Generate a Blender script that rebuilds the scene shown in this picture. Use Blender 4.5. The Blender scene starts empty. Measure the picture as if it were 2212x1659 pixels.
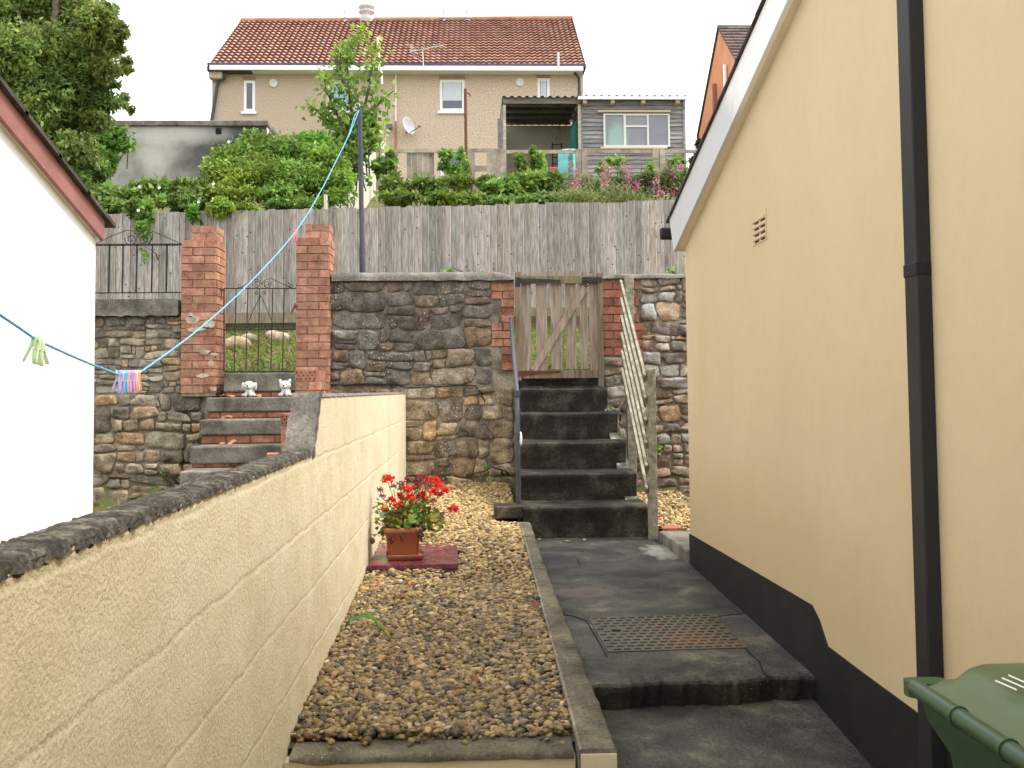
import bpy, bmesh, math, random
import numpy as np
from mathutils import Vector, Matrix, noise
random.seed(7); rng = np.random.default_rng(11)
sc = bpy.context.scene; COL = sc.collection
# ------------------------------------------------------------------ camera
F, CX, CY = 2150.0, 1106.0, 734.5          # photo measured on a 2212 x 1659 copy
YAW, PITCH, ROLL = math.radians(2.29), math.radians(2.9), math.radians(0.57)
fw = Vector((math.sin(YAW)*math.cos(PITCH), math.cos(YAW)*math.cos(PITCH), math.sin(PITCH)))
r0 = Vector((math.cos(YAW), -math.sin(YAW), 0)); u0 = r0.cross(fw)
rt = r0*math.cos(ROLL) - u0*math.sin(ROLL); up = u0*math.cos(ROLL) + r0*math.sin(ROLL)
cd = bpy.data.cameras.new('camera'); cam = bpy.data.objects.new('camera', cd); COL.objects.link(cam)
cam.matrix_world = Matrix(((rt.x, up.x, -fw.x, 0), (rt.y, up.y, -fw.y, 0), (rt.z, up.z, -fw.z, 0), (0, 0, 0, 1)))
cd.sensor_width = 36; cd.lens = 36*F/2212; cd.shift_y = -95/2212; cd.clip_start = .05; cd.clip_end = 3000
sc.camera = cam
# ------------------------------------------------------------------ light
SUN_EL, SUN_AZ = math.radians(56), math.radians(100)      # azimuth from +Y towards +X
w = bpy.data.worlds.new('World'); sc.world = w; w.use_nodes = True
nt = w.node_tree; bg = nt.nodes['Background']
sky = nt.nodes.new('ShaderNodeTexSky'); sky.sky_type = 'NISHITA'; sky.sun_disc = False
sky.sun_elevation = SUN_EL; sky.sun_rotation = SUN_AZ; sky.air_density = 1.6; sky.dust_density = 5
hs = nt.nodes.new('ShaderNodeHueSaturation'); hs.inputs['Saturation'].default_value = .18
mx = nt.nodes.new('ShaderNodeMix'); mx.data_type = 'RGBA'; mx.inputs[0].default_value = .6
mx.inputs[7].default_value = (10.2, 10.2, 10.4, 1)           # even cloud cover over the clear sky
nt.links.new(sky.outputs[0], hs.inputs['Color']); nt.links.new(hs.outputs[0], mx.inputs[6])
nt.links.new(mx.outputs[2], bg.inputs[0]); bg.inputs[1].default_value = .1
sd = bpy.data.lights.new('sun', 'SUN'); sd.energy = 1.3; sd.angle = math.radians(14); sd.color = (1, .96, .9)
so = bpy.data.objects.new('sun', sd); COL.objects.link(so)
sdir = Vector((math.sin(SUN_AZ)*math.cos(SUN_EL), math.cos(SUN_AZ)*math.cos(SUN_EL), math.sin(SUN_EL)))
so.rotation_euler = sdir.to_track_quat('Z', 'Y').to_euler()
vs = sc.view_settings; vs.view_transform = 'Standard'; vs.look = 'None'; vs.gamma = 1; vs.use_curve_mapping = False
vs.exposure = 1.3
# ------------------------------------------------------------------ helpers
def ray(u, v): return fw*F + rt*(u-CX) - up*(v-CY)
def PY(u, v, y): d = ray(u, v); return d*(y/d.y)
def PX(u, v, x): d = ray(u, v); return d*(x/d.x)
def PZ(u, v, z): d = ray(u, v); return d*(z/d.z)
def V(*a): return Vector(a)
def nz(x, y=0, z=0, s=1): return noise.noise(Vector((x*s, y*s, z*s)))

class MB:
    def __init__(s): s.v = []; s.f = []; s.t = []; s.sm = []
    def add(s, vs, fs, tint=(1, 1, 1), smooth=False):
        o = len(s.v); s.v += [tuple(p) for p in vs]
        for f in fs: s.f.append(tuple(i+o for i in f)); s.t.append(tint); s.sm.append(smooth)
    def box(s, a, b, tint=(1, 1, 1), M=None):
        x0, y0, z0 = a; x1, y1, z1 = b
        p = [V(x, y, z) for x in (x0, x1) for y in (y0, y1) for z in (z0, z1)]
        if M: p = [M @ q for q in p]
        s.add(p, [(0, 1, 3, 2), (4, 6, 7, 5), (0, 4, 5, 1), (2, 3, 7, 6), (0, 2, 6, 4), (1, 5, 7, 3)], tint)
    def bar(s, p, q, w, h, tint=(1, 1, 1), upv=V(0, 0, 1)):
        p = Vector(p); q = Vector(q); d = (q-p).normalized(); a = d.cross(upv)
        if a.length < 1e-4: a = d.cross(V(1, 0, 0))
        a.normalize(); b = a.cross(d).normalized()
        vs = [c + a*i*w/2 + b*j*h/2 for c in (p, q) for i, j in ((-1, -1), (1, -1), (1, 1), (-1, 1))]
        s.add(vs, [(0, 3, 2, 1), (4, 5, 6, 7), (0, 1, 5, 4), (1, 2, 6, 5), (2, 3, 7, 6), (3, 0, 4, 7)], tint)
    def tube(s, pts, r, n=8, tint=(1, 1, 1), cap=True):
        pts = [Vector(p) for p in pts]; rs = r if isinstance(r, (list, tuple)) else [r]*len(pts)
        vs = []; prev = None
        for i, p in enumerate(pts):
            d = (pts[min(i+1, len(pts)-1)] - pts[max(i-1, 0)]).normalized()
            a = prev - d*prev.dot(d) if prev else d.cross(V(.31, .2, .93))
            if a.length < 1e-4: a = d.cross(V(1, 0, 0))
            a.normalize(); prev = a; b = d.cross(a)
            for k in range(n):
                t = 2*math.pi*k/n; vs.append(p + (a*math.cos(t)+b*math.sin(t))*rs[i])
        fs = [(i*n+k, i*n+(k+1) % n, (i+1)*n+(k+1) % n, (i+1)*n+k) for i in range(len(pts)-1) for k in range(n)]
        s.add(vs, fs, tint, True)
        if cap: s.add(vs[:n], [tuple(range(n))[::-1]], tint); s.add(vs[-n:], [tuple(range(n))], tint)
    def lathe(s, c, prof, n=16, tint=(1, 1, 1), ax=None):
        c = Vector(c); vs = []
        q = ax.to_track_quat('Z', 'Y') if ax else None
        for r, z in prof:
            for k in range(n):
                t = 2*math.pi*k/n; p = V(r*math.cos(t), r*math.sin(t), z)
                vs.append(c + (q @ p if q else p))
        fs = [(i*n+k, i*n+(k+1) % n, (i+1)*n+(k+1) % n, (i+1)*n+k) for i in range(len(prof)-1) for k in range(n)]
        s.add(vs, fs, tint, True)
    def ball(s, c, r, tint=(1, 1, 1), n=12, m=8, M=None):
        c = Vector(c); r = (r, r, r) if not isinstance(r, (tuple, list)) else r; vs = []
        for i in range(m+1):
            a = math.pi*i/m
            for k in range(n):
                t = 2*math.pi*k/n
                p = V(r[0]*math.sin(a)*math.cos(t), r[1]*math.sin(a)*math.sin(t), r[2]*math.cos(a))
                vs.append(c + (M @ p if M else p))
        s.add(vs, [(i*n+k, (i+1)*n+k, (i+1)*n+(k+1) % n, i*n+(k+1) % n) for i in range(m) for k in range(n)], tint, True)
    def poly(s, pts, th, tint=(1, 1, 1)):            # a polygon given thickness vector th
        n = len(pts); pts = [Vector(p) for p in pts]; th = Vector(th)
        s.add(pts + [p+th for p in pts], [tuple(range(n)), tuple(range(2*n-1, n-1, -1))] + [(i, i+n, (i+1) % n+n, (i+1) % n) for i in range(n)], tint)
    def grid(s, fn, nu, nv, tint=(1, 1, 1), smooth=True, tf=None):
        vs = [fn(i/nu, j/nv) for i in range(nu+1) for j in range(nv+1)]; o = len(s.v); s.v += [tuple(p) for p in vs]
        for i in range(nu):
            for j in range(nv):
                a = o+i*(nv+1)+j; s.f.append((a, a+nv+1, a+nv+2, a+1)); s.t.append(tf(i, j) if tf else tint); s.sm.append(smooth)
    def build(s, name, mat, parent=None, label=None, cat=None, group=None, kind=None, bevel=0, seg=2, recalc=True):
        me = bpy.data.meshes.new(name); P = world_loc(parent) if parent else None
        vs = np.array(s.v, dtype=float).reshape(-1, 3); loc = None
        if P is not None: vs = vs - np.array(P)
        else:
            lo, hi = vs.min(0), vs.max(0); loc = np.array([(lo[0]+hi[0])/2, (lo[1]+hi[1])/2, lo[2]]); vs = vs-loc
        me.from_pydata(vs.tolist(), [], s.f)
        at = me.attributes.new('tint', 'FLOAT_COLOR', 'FACE')
        at.data.foreach_set('color', np.array([(*t[:3], 1) for t in s.t], dtype=np.float32).ravel())
        me.polygons.foreach_set('use_smooth', s.sm)
        if recalc:
            bm = bmesh.new(); bm.from_mesh(me); bmesh.ops.recalc_face_normals(bm, faces=bm.faces); bm.to_mesh(me); bm.free()
        return link(name, me, mat, parent, loc, label, cat, group, kind, bevel, seg)
def link(name, me, mat, parent, loc, label, cat, group, kind, bevel=0, seg=2):
    me.materials.append(mat); me.update()
    o = bpy.data.objects.new(name, me); COL.objects.link(o)
    if parent: o.parent = parent
    elif loc is not None: o.location = loc
    if bevel:
        b = o.modifiers.new('bevel', 'BEVEL'); b.width = bevel; b.segments = seg; b.limit_method = 'ANGLE'; b.harden_normals = False
    tag(o, label, cat, group, kind); return o
def tag(o, label=None, cat=None, group=None, kind=None):
    if label: o['label'] = label
    if cat: o['category'] = cat
    if group: o['group'] = group
    if kind: o['kind'] = kind
    return o
def world_loc(o):
    p = V(0, 0, 0)
    while o: p = p + o.location; o = o.parent
    return p
def thing(name, loc, label, cat, group=None, kind=None):
    o = bpy.data.objects.new(name, None); COL.objects.link(o); o.location = loc; o.empty_display_size = .1
    return tag(o, label, cat, group, kind)

# leaves in bulk -------------------------------------------------------
def leaves_mesh(name, C, L, W, T, mat, parent=None, flat=.0, shape='leaf', **kw):
    n = len(C); d = rng.normal(size=(n, 3)); d[:, 2] *= (1-flat); d[:, 2] -= .25; d /= np.linalg.norm(d, axis=1)[:, None]
    e = rng.normal(size=(n, 3)); e[:, 2] *= .6; e -= d*(e*d).sum(1)[:, None]; e /= np.linalg.norm(e, axis=1)[:, None]
    nn = np.cross(d, e); L = (L*rng.uniform(.6, 1.3, n))[:, None]; Wd = L*W
    p0 = C; p1 = C + d*L*.4 + e*Wd*.5 + nn*Wd*.18; p2 = C + d*L; p3 = C + d*L*.4 - e*Wd*.5 + nn*Wd*.18
    vs = np.stack([p0, p1, p2, p3], 1).reshape(-1, 3)
    P = np.array(world_loc(parent)) if parent else None; loc = None
    if P is None: loc = np.array([vs[:, 0].mean(), vs[:, 1].mean(), vs[:, 2].min()]); P = loc
    vs = vs - P
    me = bpy.data.meshes.new(name); me.vertices.add(4*n); me.vertices.foreach_set('co', vs.astype(np.float32).ravel())
    b = np.arange(n)[:, None]*4; tri = np.concatenate([b+np.array([[0, 1, 2]]), b+np.array([[0, 2, 3]])], 1).reshape(-1)
    me.loops.add(6*n); me.loops.foreach_set('vertex_index', tri.astype(np.int32))
    me.polygons.add(2*n); me.polygons.foreach_set('loop_start', np.arange(0, 6*n, 3, dtype=np.int32))
    me.update(calc_edges=True)
    at = me.attributes.new('tint', 'FLOAT_COLOR', 'FACE')
    tt = np.repeat(np.concatenate([T, np.ones((n, 1))], 1), 2, axis=0); at.data.foreach_set('color', tt.astype(np.float32).ravel())
    return link(name, me, mat, parent, loc, kw.get('label'), kw.get('cat'), kw.get('group'), kw.get('kind'))
def clumps(cl, dens, base, var=.25, sub=7, rf=.36):
    """cl: (centre, radii, weight, tint) -> positions and tints, broken up into small sub-clumps"""
    Cs, Ts = [], []
    for c, r, wgt, tt in cl:
        n = int(dens*wgt); c = np.array(c); r = np.array(r)
        k = max(4, int(sub*wgt)); d = rng.normal(size=(k, 3)); d /= np.linalg.norm(d, axis=1)[:, None]
        cc = c + d*r*rng.uniform(.35, .92, (k, 1)); ct = rng.uniform(.62, 1.35, k)
        w_ = rng.integers(0, k, n); dd = rng.normal(size=(n, 3)); dd /= np.linalg.norm(dd, axis=1)[:, None]
        Cs.append(cc[w_] + dd*r*rf*rng.uniform(.2, 1.12, (n, 1)))
        t = np.array(base)*np.array(tt)*ct[w_][:, None]*rng.uniform(1-var, 1+var, (n, 1)); t[:, 0] *= rng.uniform(.8, 1.25, n)
        Ts.append(t)
    return np.concatenate(Cs), np.concatenate(Ts)

# materials -------------------------------------------------------------
MATS = {}
def mat(name, stops, scale=4, rough=.85, bump=0, bscale=40, detail=6, stretch=(1, 1, 1), rr=None, spec=.25, metal=0, extra=None, trans=0, dist=.3, grain=None, tinted=True):
    """stops: list of (pos, colour) read through world-space noise, times the face 'tint'."""
    m = bpy.data.materials.new(name); m.use_nodes = True; n = m.node_tree; N = n.nodes; Lk = n.links.new
    b = N['Principled BSDF']; b.inputs['Roughness'].default_value = rough; b.inputs['Specular IOR Level'].default_value = spec
    b.inputs['Metallic'].default_value = metal
    g = N.new('ShaderNodeNewGeometry'); mp = N.new('ShaderNodeMapping'); mp.inputs['Scale'].default_value = stretch
    Lk(g.outputs['Position'], mp.inputs['Vector'])
    no = N.new('ShaderNodeTexNoise'); no.inputs['Scale'].default_value = scale; no.inputs['Detail'].default_value = detail
    no.inputs['Roughness'].default_value = .62; no.inputs['Distortion'].default_value = dist
    Lk(mp.outputs[0], no.inputs['Vector'])
    cr = N.new('ShaderNodeValToRGB'); el = cr.color_ramp.elements
    el[0].position = stops[0][0]; el[0].color = (*stops[0][1], 1); el[1].position = stops[-1][0]; el[1].color = (*stops[-1][1], 1)
    for p, c in stops[1:-1]: e = el.new(p); e.color = (*c, 1)
    Lk(no.outputs['Fac'], cr.inputs[0])
    at = N.new('ShaderNodeAttribute'); at.attribute_name = 'tint'
    mu = N.new('ShaderNodeMix'); mu.data_type = 'RGBA'; mu.blend_type = 'MULTIPLY'; mu.inputs[0].default_value = 1
    Lk(cr.outputs[0], mu.inputs[6]); col = mu.outputs[2]
    if tinted: Lk(at.outputs['Color'], mu.inputs[7])
    else: mu.inputs[7].default_value = (1, 1, 1, 1)
    if grain:
        gn = N.new('ShaderNodeTexNoise'); gn.inputs['Scale'].default_value = grain[0]; gn.inputs['Detail'].default_value = 3; gn.inputs['Roughness'].default_value = .7
        Lk(mp.outputs[0], gn.inputs['Vector'])
        gr = N.new('ShaderNodeMapRange'); gr.inputs['From Min'].default_value = .32; gr.inputs['From Max'].default_value = .68; gr.inputs['To Min'].default_value = 1-grain[1]; gr.inputs['To Max'].default_value = 1+grain[1]
        Lk(gn.outputs['Fac'], gr.inputs['Value'])
        sc_ = N.new('ShaderNodeVectorMath'); sc_.operation = 'SCALE'; Lk(col, sc_.inputs[0]); Lk(gr.outputs[0], sc_.inputs['Scale']); col = sc_.outputs[0]
    H = dict(N=N, L=Lk, g=g, mp=mp, b=b, n=n)
    if extra: col = extra(H, col) or col
    Lk(col, b.inputs['Base Color'])
    if rr:
        mr = N.new('ShaderNodeMapRange'); mr.inputs['From Min'].default_value = .38; mr.inputs['From Max'].default_value = .62
        mr.inputs['To Min'].default_value = rr[0]; mr.inputs['To Max'].default_value = rr[1]
        n2 = N.new('ShaderNodeTexNoise'); n2.inputs['Scale'].default_value = scale*.7; n2.inputs['Detail'].default_value = 4; Lk(mp.outputs[0], n2.inputs['Vector'])
        Lk(n2.outputs['Fac'], mr.inputs['Value']); Lk(mr.outputs[0], b.inputs['Roughness'])
    if bump:
        bn = N.new('ShaderNodeTexNoise'); bn.inputs['Scale'].default_value = bscale; bn.inputs['Detail'].default_value = 5; bn.inputs['Roughness'].default_value = .65
        Lk(mp.outputs[0], bn.inputs['Vector'])
        bu = N.new('ShaderNodeBump'); bu.inputs['Strength'].default_value = 1; bu.inputs['Distance'].default_value = bump
        h = bn.outputs['Fac']
        if 'height' in H:
            ad = N.new('ShaderNodeMath'); ad.operation = 'ADD'; Lk(h, ad.inputs[0]); Lk(H['height'], ad.inputs[1]); h = ad.outputs[0]
        Lk(h, bu.inputs['Height']); Lk(bu.outputs[0], b.inputs['Normal'])
    if trans:
        tr = N.new('ShaderNodeBsdfTranslucent'); Lk(col, tr.inputs['Color']); ms = N.new('ShaderNodeMixShader'); ms.inputs[0].default_value = trans
        Lk(b.outputs[0], ms.inputs[1]); Lk(tr.outputs[0], ms.inputs[2]); Lk(ms.outputs[0], N['Material Output'].inputs['Surface'])
    MATS[name] = m; return m
def speckle(color=(.75, .75, .7), scale=55, thr=.19, patch=3.0, pthr=.52):
    def f(H, col):
        N, L = H['N'], H['L']; vo = N.new('ShaderNodeTexVoronoi'); vo.inputs['Scale'].default_value = scale; L(H['g'].outputs['Position'], vo.inputs['Vector'])
        a = N.new('ShaderNodeMath'); a.operation = 'LESS_THAN'; a.inputs[1].default_value = thr; L(vo.outputs['Distance'], a.inputs[0])
        no = N.new('ShaderNodeTexNoise'); no.inputs['Scale'].default_value = patch; L(H['g'].outputs['Position'], no.inputs['Vector'])
        b = N.new('ShaderNodeMapRange'); b.inputs['From Min'].default_value = pthr; b.inputs['From Max'].default_value = pthr+.08; L(no.outputs['Fac'], b.inputs['Value'])
        c = N.new('ShaderNodeMath'); c.operation = 'MULTIPLY'; L(a.outputs[0], c.inputs[0]); L(b.outputs[0], c.inputs[1])
        m = N.new('ShaderNodeMix'); m.data_type = 'RGBA'; L(c.outputs[0], m.inputs[0]); L(col, m.inputs[6]); m.inputs[7].default_value = (*color, 1); return m.outputs[2]
    return f
def blobmix(H, col, centre, radii, color, soft=.5, nscale=6, namp=.8, amount=1):
    """a stain with its own shape: an ellipsoid patch broken up by noise"""
    N, L = H['N'], H['L']; mp = N.new('ShaderNodeMapping'); mp.vector_type = 'POINT'
    sb = N.new('ShaderNodeVectorMath'); sb.operation = 'SUBTRACT'; L(H['g'].outputs['Position'], sb.inputs[0]); sb.inputs[1].default_value = centre
    dv = N.new('ShaderNodeVectorMath'); dv.operation = 'DIVIDE'; L(sb.outputs[0], dv.inputs[0]); dv.inputs[1].default_value = radii
    ln = N.new('ShaderNodeVectorMath'); ln.operation = 'LENGTH'; L(dv.outputs[0], ln.inputs[0])
    no = N.new('ShaderNodeTexNoise'); no.inputs['Scale'].default_value = nscale; no.inputs['Detail'].default_value = 7; no.inputs['Roughness'].default_value = .7
    L(H['g'].outputs['Position'], no.inputs['Vector'])
    ma = N.new('ShaderNodeMath'); ma.operation = 'MULTIPLY_ADD'; L(no.outputs['Fac'], ma.inputs[0]); ma.inputs[1].default_value = namp*2
    L(ln.outputs['Value'], ma.inputs[2])
    mr = N.new('ShaderNodeMapRange'); mr.inputs['From Min'].default_value = 1+namp+soft*.5; mr.inputs['From Max'].default_value = 1+namp-soft*.5
    mr.inputs['To Min'].default_value = 0; mr.inputs['To Max'].default_value = amount; L(ma.outputs[0], mr.inputs['Value'])
    m = N.new('ShaderNodeMix'); m.data_type = 'RGBA'; L(mr.outputs[0], m.inputs[0]); L(col, m.inputs[6]); m.inputs[7].default_value = (*color, 1); return m.outputs[2]

STN = [(.3, (.08, .07, .058)), (.43, (.2, .175, .14)), (.56, (.33, .295, .24)), (.7, (.52, .48, .41))]
def stone_stain(H, col):
    col = blobmix(H, col, tuple(PY(880, 690, 8.5)), (.8, .4, .46), (.035, .032, .028), 1.6, 6, .8, .66)
    return speckle((.62, .62, .56), 42, .2, 2.6, .53)(H, col)
M_stone = mat('rubble_stone', STN, 9, .9, .012, 42, grain=(60, .4), extra=stone_stain)
M_stone_l = mat('rubble_stone_pale', [(.3, (.12, .105, .085)), (.47, (.29, .255, .2)), (.7, (.52, .47, .38))], 9, .9, .012, 42, grain=(60, .35), extra=speckle((.6, .6, .55), 45, .16, 3, .6))
M_stone_r = mat('rubble_stone_whitish', [(.3, (.14, .11, .08)), (.45, (.3, .24, .18)), (.6, (.48, .46, .43)), (.75, (.62, .62, .6))], 8, .85, .01, 45, grain=(60, .3))
M_mortar = mat('lime_mortar', [(.35, (.15, .13, .105)), (.5, (.31, .27, .21)), (.7, (.46, .41, .33))], 7, .95, .01, 50, grain=(70, .35), extra=lambda H, c: blobmix(H, c, tuple(PY(880, 690, 8.5)), (.8, .4, .46), (.06, .055, .048), 1.6, 6, .8, .5))
M_brick = mat('red_brick', [(.3, (.24, .115, .08)), (.45, (.39, .185, .12)), (.6, (.47, .245, .165)), (.75, (.55, .38, .29))], 10, .9, .004, 90, grain=(70, .28), extra=speckle((.7, .66, .6), 60, .1, 5, .55))
M_bmort = mat('brick_mortar', [(.35, (.2, .17, .13)), (.65, (.42, .37, .3))], 14, .95, .004, 60, grain=(80, .25))
M_conc = mat('weathered_concrete', [(.3, (.06, .056, .048)), (.5, (.17, .155, .13)), (.7, (.29, .27, .23))], 5, .9, .007, 60, grain=(75, .3), extra=speckle((.5, .5, .45), 60, .13, 3, .55))
M_darkconc = mat('dark_wet_stone', [(.32, (.017, .015, .012)), (.5, (.032, .028, .023)), (.62, (.075, .065, .05)), (.78, (.16, .15, .12))], 5.5, .8, .009, 50, rr=(.45, .9), grain=(60, .45))
M_cap = mat('rough_mortar_cap', [(.3, (.032, .028, .022)), (.5, (.085, .075, .058)), (.7, (.25, .23, .18))], 26, .95, .012, 80, grain=(110, .5))
M_fence = mat('silvered_fence_board', [(.28, (.17, .15, .135)), (.45, (.29, .265, .24)), (.58, (.39, .365, .335)), (.75, (.5, .475, .44))], 6, .85, .002, 30, stretch=(9, 9, 1.0),
              extra=lambda H, c: speckle((.09, .07, .055), 9, .1, 1.5, .3)(H, c))
M_gate = mat('weathered_gate_wood', [(.3, (.13, .1, .075)), (.5, (.24, .195, .15)), (.7, (.34, .285, .225))], 5, .8, .001, 40, stretch=(9, 9, .8))
M_rail = mat('mossy_rail_wood', [(.3, (.13, .12, .085)), (.5, (.27, .25, .19)), (.7, (.42, .4, .33))], 8, .8, .001, 40, stretch=(3, 1, 3))
M_blk = mat('black_paint', [(.3, (.012, .012, .013)), (.7, (.022, .022, .024))], 5, .62, .0006, 200)
M_iron = mat('rusty_black_iron', [(.4, (.025, .025, .028)), (.6, (.04, .035, .033)), (.68, (.16, .05, .03))], 9, .6)
M_pole = mat('dark_grey_steel', [(.3, (.04, .048, .058)), (.7, (.075, .085, .098))], 8, .45, spec=.4)
M_rope = mat('blue_rope', [(.3, (.04, .17, .4)), (.5, (.14, .4, .62)), (.7, (.34, .62, .78))], 160, .7, stretch=(1, 1, 1))
M_leaf = mat('green_leaves', [(.3, (.85, .85, .85)), (.7, (1.1, 1.1, 1.1))], 3, .5, trans=.4, spec=.35)
M_bark = mat('bark', [(.3, (.05, .04, .03)), (.7, (.16, .13, .1))], 20, .9, .004, 60)
M_flower = mat('petals', [(.3, (.9, .9, .9)), (.7, (1.1, 1.1, 1.1))], 30, .55, trans=.25)
M_plain = mat('plain', [(.3, (.92, .92, .92)), (.7, (1.05, 1.05, 1.05))], 12, .7)
M_plastic = mat('plastic', [(.3, (.95, .95, .95)), (.7, (1.04, 1.04, 1.04))], 12, .42, spec=.45)
M_white = mat('white_paint', [(.3, (.84, .85, .86)), (.7, (.9, .9, .9))], 2.5, .5, extra=lambda H, c: blobmix(H, c, (1.2, 5.3, 1.05), (.3, .95, .5), (.52, .54, .57), .3, 5, .4, .8))
M_glass = mat('window_glass', [(.3, (.05, .06, .08)), (.7, (.1, .12, .15))], 2, .08, spec=.8)

# ------------------------------------------------------------------ ground sheet
prof = [(-400, -6), (-30, -2.2), (0, -1.5), (2.6, -1.34), (8.5, -1.3), (8.72, .02), (9.0, .14), (12.5, .72), (12.75, .95), (13.4, 1.55), (16, 2.65), (18, 3.45), (22, 4.5), (32, 5.4), (45, 6), (100, 7), (500, 8), (1500, 9)]
def ground_z(y):
    for (a, za), (b, zb) in zip(prof, prof[1:]):
        if y <= b: return za + (zb-za)*(y-a)/(b-a)
    return 9
mb = MB()
xs = [-900, -300, -100, -50, -30, -20, -14, -10, -8, -6.5, -5, -4, -3, -2.4, -1.8, -1.2, -.6, 0, .6, 1.2, 1.8, 3, 5, 8, 12, 18, 30, 60, 150, 900]
ys = [p[0] for p in prof if p[0] < 9] + [9+i*.5 for i in range(27)] + [24, 28, 32, 40, 60, 100, 200, 500, 1500]
vs_ = [V(x, y, ground_z(y) + (.08*nz(x, y, 0, 1.3) if 8.9 < y < 40 else 0)) for x in xs for y in ys]
n_ = len(ys)
mb.add(vs_, [(i*n_+j, (i+1)*n_+j, (i+1)*n_+j+1, i*n_+j+1) for i in range(len(xs)-1) for j in range(n_-1)], smooth=True)
M_soil = mat('soil_and_turf', [(.3, (.07, .05, .03)), (.45, (.16, .12, .07)), (.55, (.1, .13, .035)), (.7, (.2, .2, .07))], 5, .95, .02, 14)
mb.build('ground', M_soil, kind='structure', recalc=False)

# ------------------------------------------------------------------ masonry helpers
def brick_face(mb, o, ux, uz, nrm, wid, hgt, course=.069, blen=.2, gap=.007, off=0, prot=.007, tint0=(1, 1, 1), ragged=None):
    rows = int(round(hgt/course)); o = Vector(o); ux = Vector(ux); uz = Vector(uz); nrm = Vector(nrm)
    for r in range(rows):
        x = -blen/2*((r+off) % 2); z0 = r*course
        while x < wid-1e-4:
            a, b = max(x, 0), min(x+blen, wid)
            if ragged: a, b = ragged(r, a, b)
            if b-a > .025:
                k = random.uniform(.75, 1.18); t = (k*tint0[0]*random.uniform(.94, 1.06), k*tint0[1], k*tint0[2]*random.uniform(.9, 1.08))
                p = prot*random.uniform(.6, 1.3)
                q = [o + ux*(s+gap/2 if s == a else s-gap/2) + uz*(z0+zz) for s in (a, b) for zz in (gap/2, course-gap/2)]
                bx = .003; c = (q[0]+q[3])/2
                fr = [c + (v-c)*.97 + nrm*p for v in q]; q = [v - nrm*.004 for v in q]
                mb.add([q[0], q[2], q[3], q[1], fr[0], fr[2], fr[3], fr[1]], [(4, 5, 6, 7), (0, 1, 5, 4), (1, 2, 6, 5), (2, 3, 7, 6), (3, 0, 4, 7)], t)
            x += blen
def bsp(x0, z0, x1, z1, mw, mh, out):
    w_, h_ = x1-x0, z1-z0
    if w_ <= mw*random.uniform(.55, 2.0) and h_ <= mh*random.uniform(.6, 1.8): out.append((x0, z0, x1, z1)); return
    if w_/mw > h_/mh:
        c = x0 + w_*random.uniform(.25, .75); bsp(x0, z0, c, z1, mw, mh, out); bsp(c, z0, x1, z1, mw, mh, out)
    else:
        c = z0 + h_*random.uniform(.28, .72); bsp(x0, z0, x1, c, mw, mh, out); bsp(x0, c, x1, z1, mw, mh, out)
HUES = [(1, 1, 1), (1.08, .96, .82), (1.2, .95, .7), (.82, .83, .85), (.68, .69, .72), (1.02, .84, .76), (.95, .97, .95), (.6, .58, .57), (1.15, 1.1, 1.0), (1, .98, .93)]
def rubble(mb, x0, z0, x1, z1, y, mw=.2, mh=.12, gap=.012, prot=.035, hues=HUES, warp=.035, edge=True, tf=None):
    cells = []; bsp(x0, z0, x1, z1, mw, mh, cells)
    def wp(x, z):
        f = 1
        if edge: f = min(1, (x-x0)/.08, (x1-x)/.08, (z-z0)/.08, (z1-z)/.08); f = max(0, f)
        return x + f*warp*1.3*nz(x, 3.3, z, 3.1), z + f*warp*nz(x, 9.1, z, 2.7)
    for a, b, c, d in cells:
        cx, cz, hw, hh = (a+c)/2, (b+d)/2, (c-a)/2-gap*random.uniform(.3, 1.1), (d-b)/2-gap*random.uniform(.3, 1.1)
        if hw < .012 or hh < .01: continue
        n = 20; ex = random.uniform(5, 11); rot = random.uniform(-.09, .09); ka, kb = random.uniform(-.28, .28), random.uniform(-.2, .2); p = prot*random.uniform(.5, 1.25); sd_ = random.random()*50
        hu = random.choice(hues); k = random.uniform(.75, 1.25); t = tuple(h*k for h in hu)
        if tf: t = tf(cx, cz, t)
        rings = []
        for fr, dp in ((1.0, -.012), (.975, p*.6), (.9, p*.9), (.5, p*1.0)):
            ring = []
            for i in range(n):
                an = 2*math.pi*i/n + .2; ca, sa = math.cos(an), math.sin(an)
                rr_ = (abs(ca)**ex + abs(sa)**ex)**(-1/ex); jj = 1 + .2*nz(ca*1.4+sd_, sa*1.4, 0, 1) + .06*nz(ca*5+sd_, sa*5, 4, 1)
                lx, lz = hw*ca*rr_*fr*jj, hh*sa*rr_*fr*jj; lx, lz = lx*(1+ka*lz/hh*.8) - lz*rot, lz*(1+kb*lx/hw*.8) + lx*rot
                X_, Z_ = wp(cx+lx, cz+lz); ring.append(V(X_, y-dp*(1+.7*nz(X_, sd_, Z_, 14)) + (lx*ka*.12 + lz*kb*.25 if dp > 0 else 0), Z_))
            rings.append(ring)
        cX, cZ = wp(cx, cz); vs = [q for r in rings for q in r] + [V(cX, y-p*1.0, cZ)]
        fs = [(i*n+k_, i*n+(k_+1) % n, (i+1)*n+(k_+1) % n, (i+1)*n+k_) for i in range(3) for k_ in range(n)] + [(3*n+k_, 3*n+(k_+1) % n, 4*n) for k_ in range(n)]
        mb.add(vs, fs, t, True)

YW = 8.6
def wx(u, v=800, y=YW): return PY(u, v, y).x
def wz(u, v, y=YW): return PY(u, v, y).z
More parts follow.
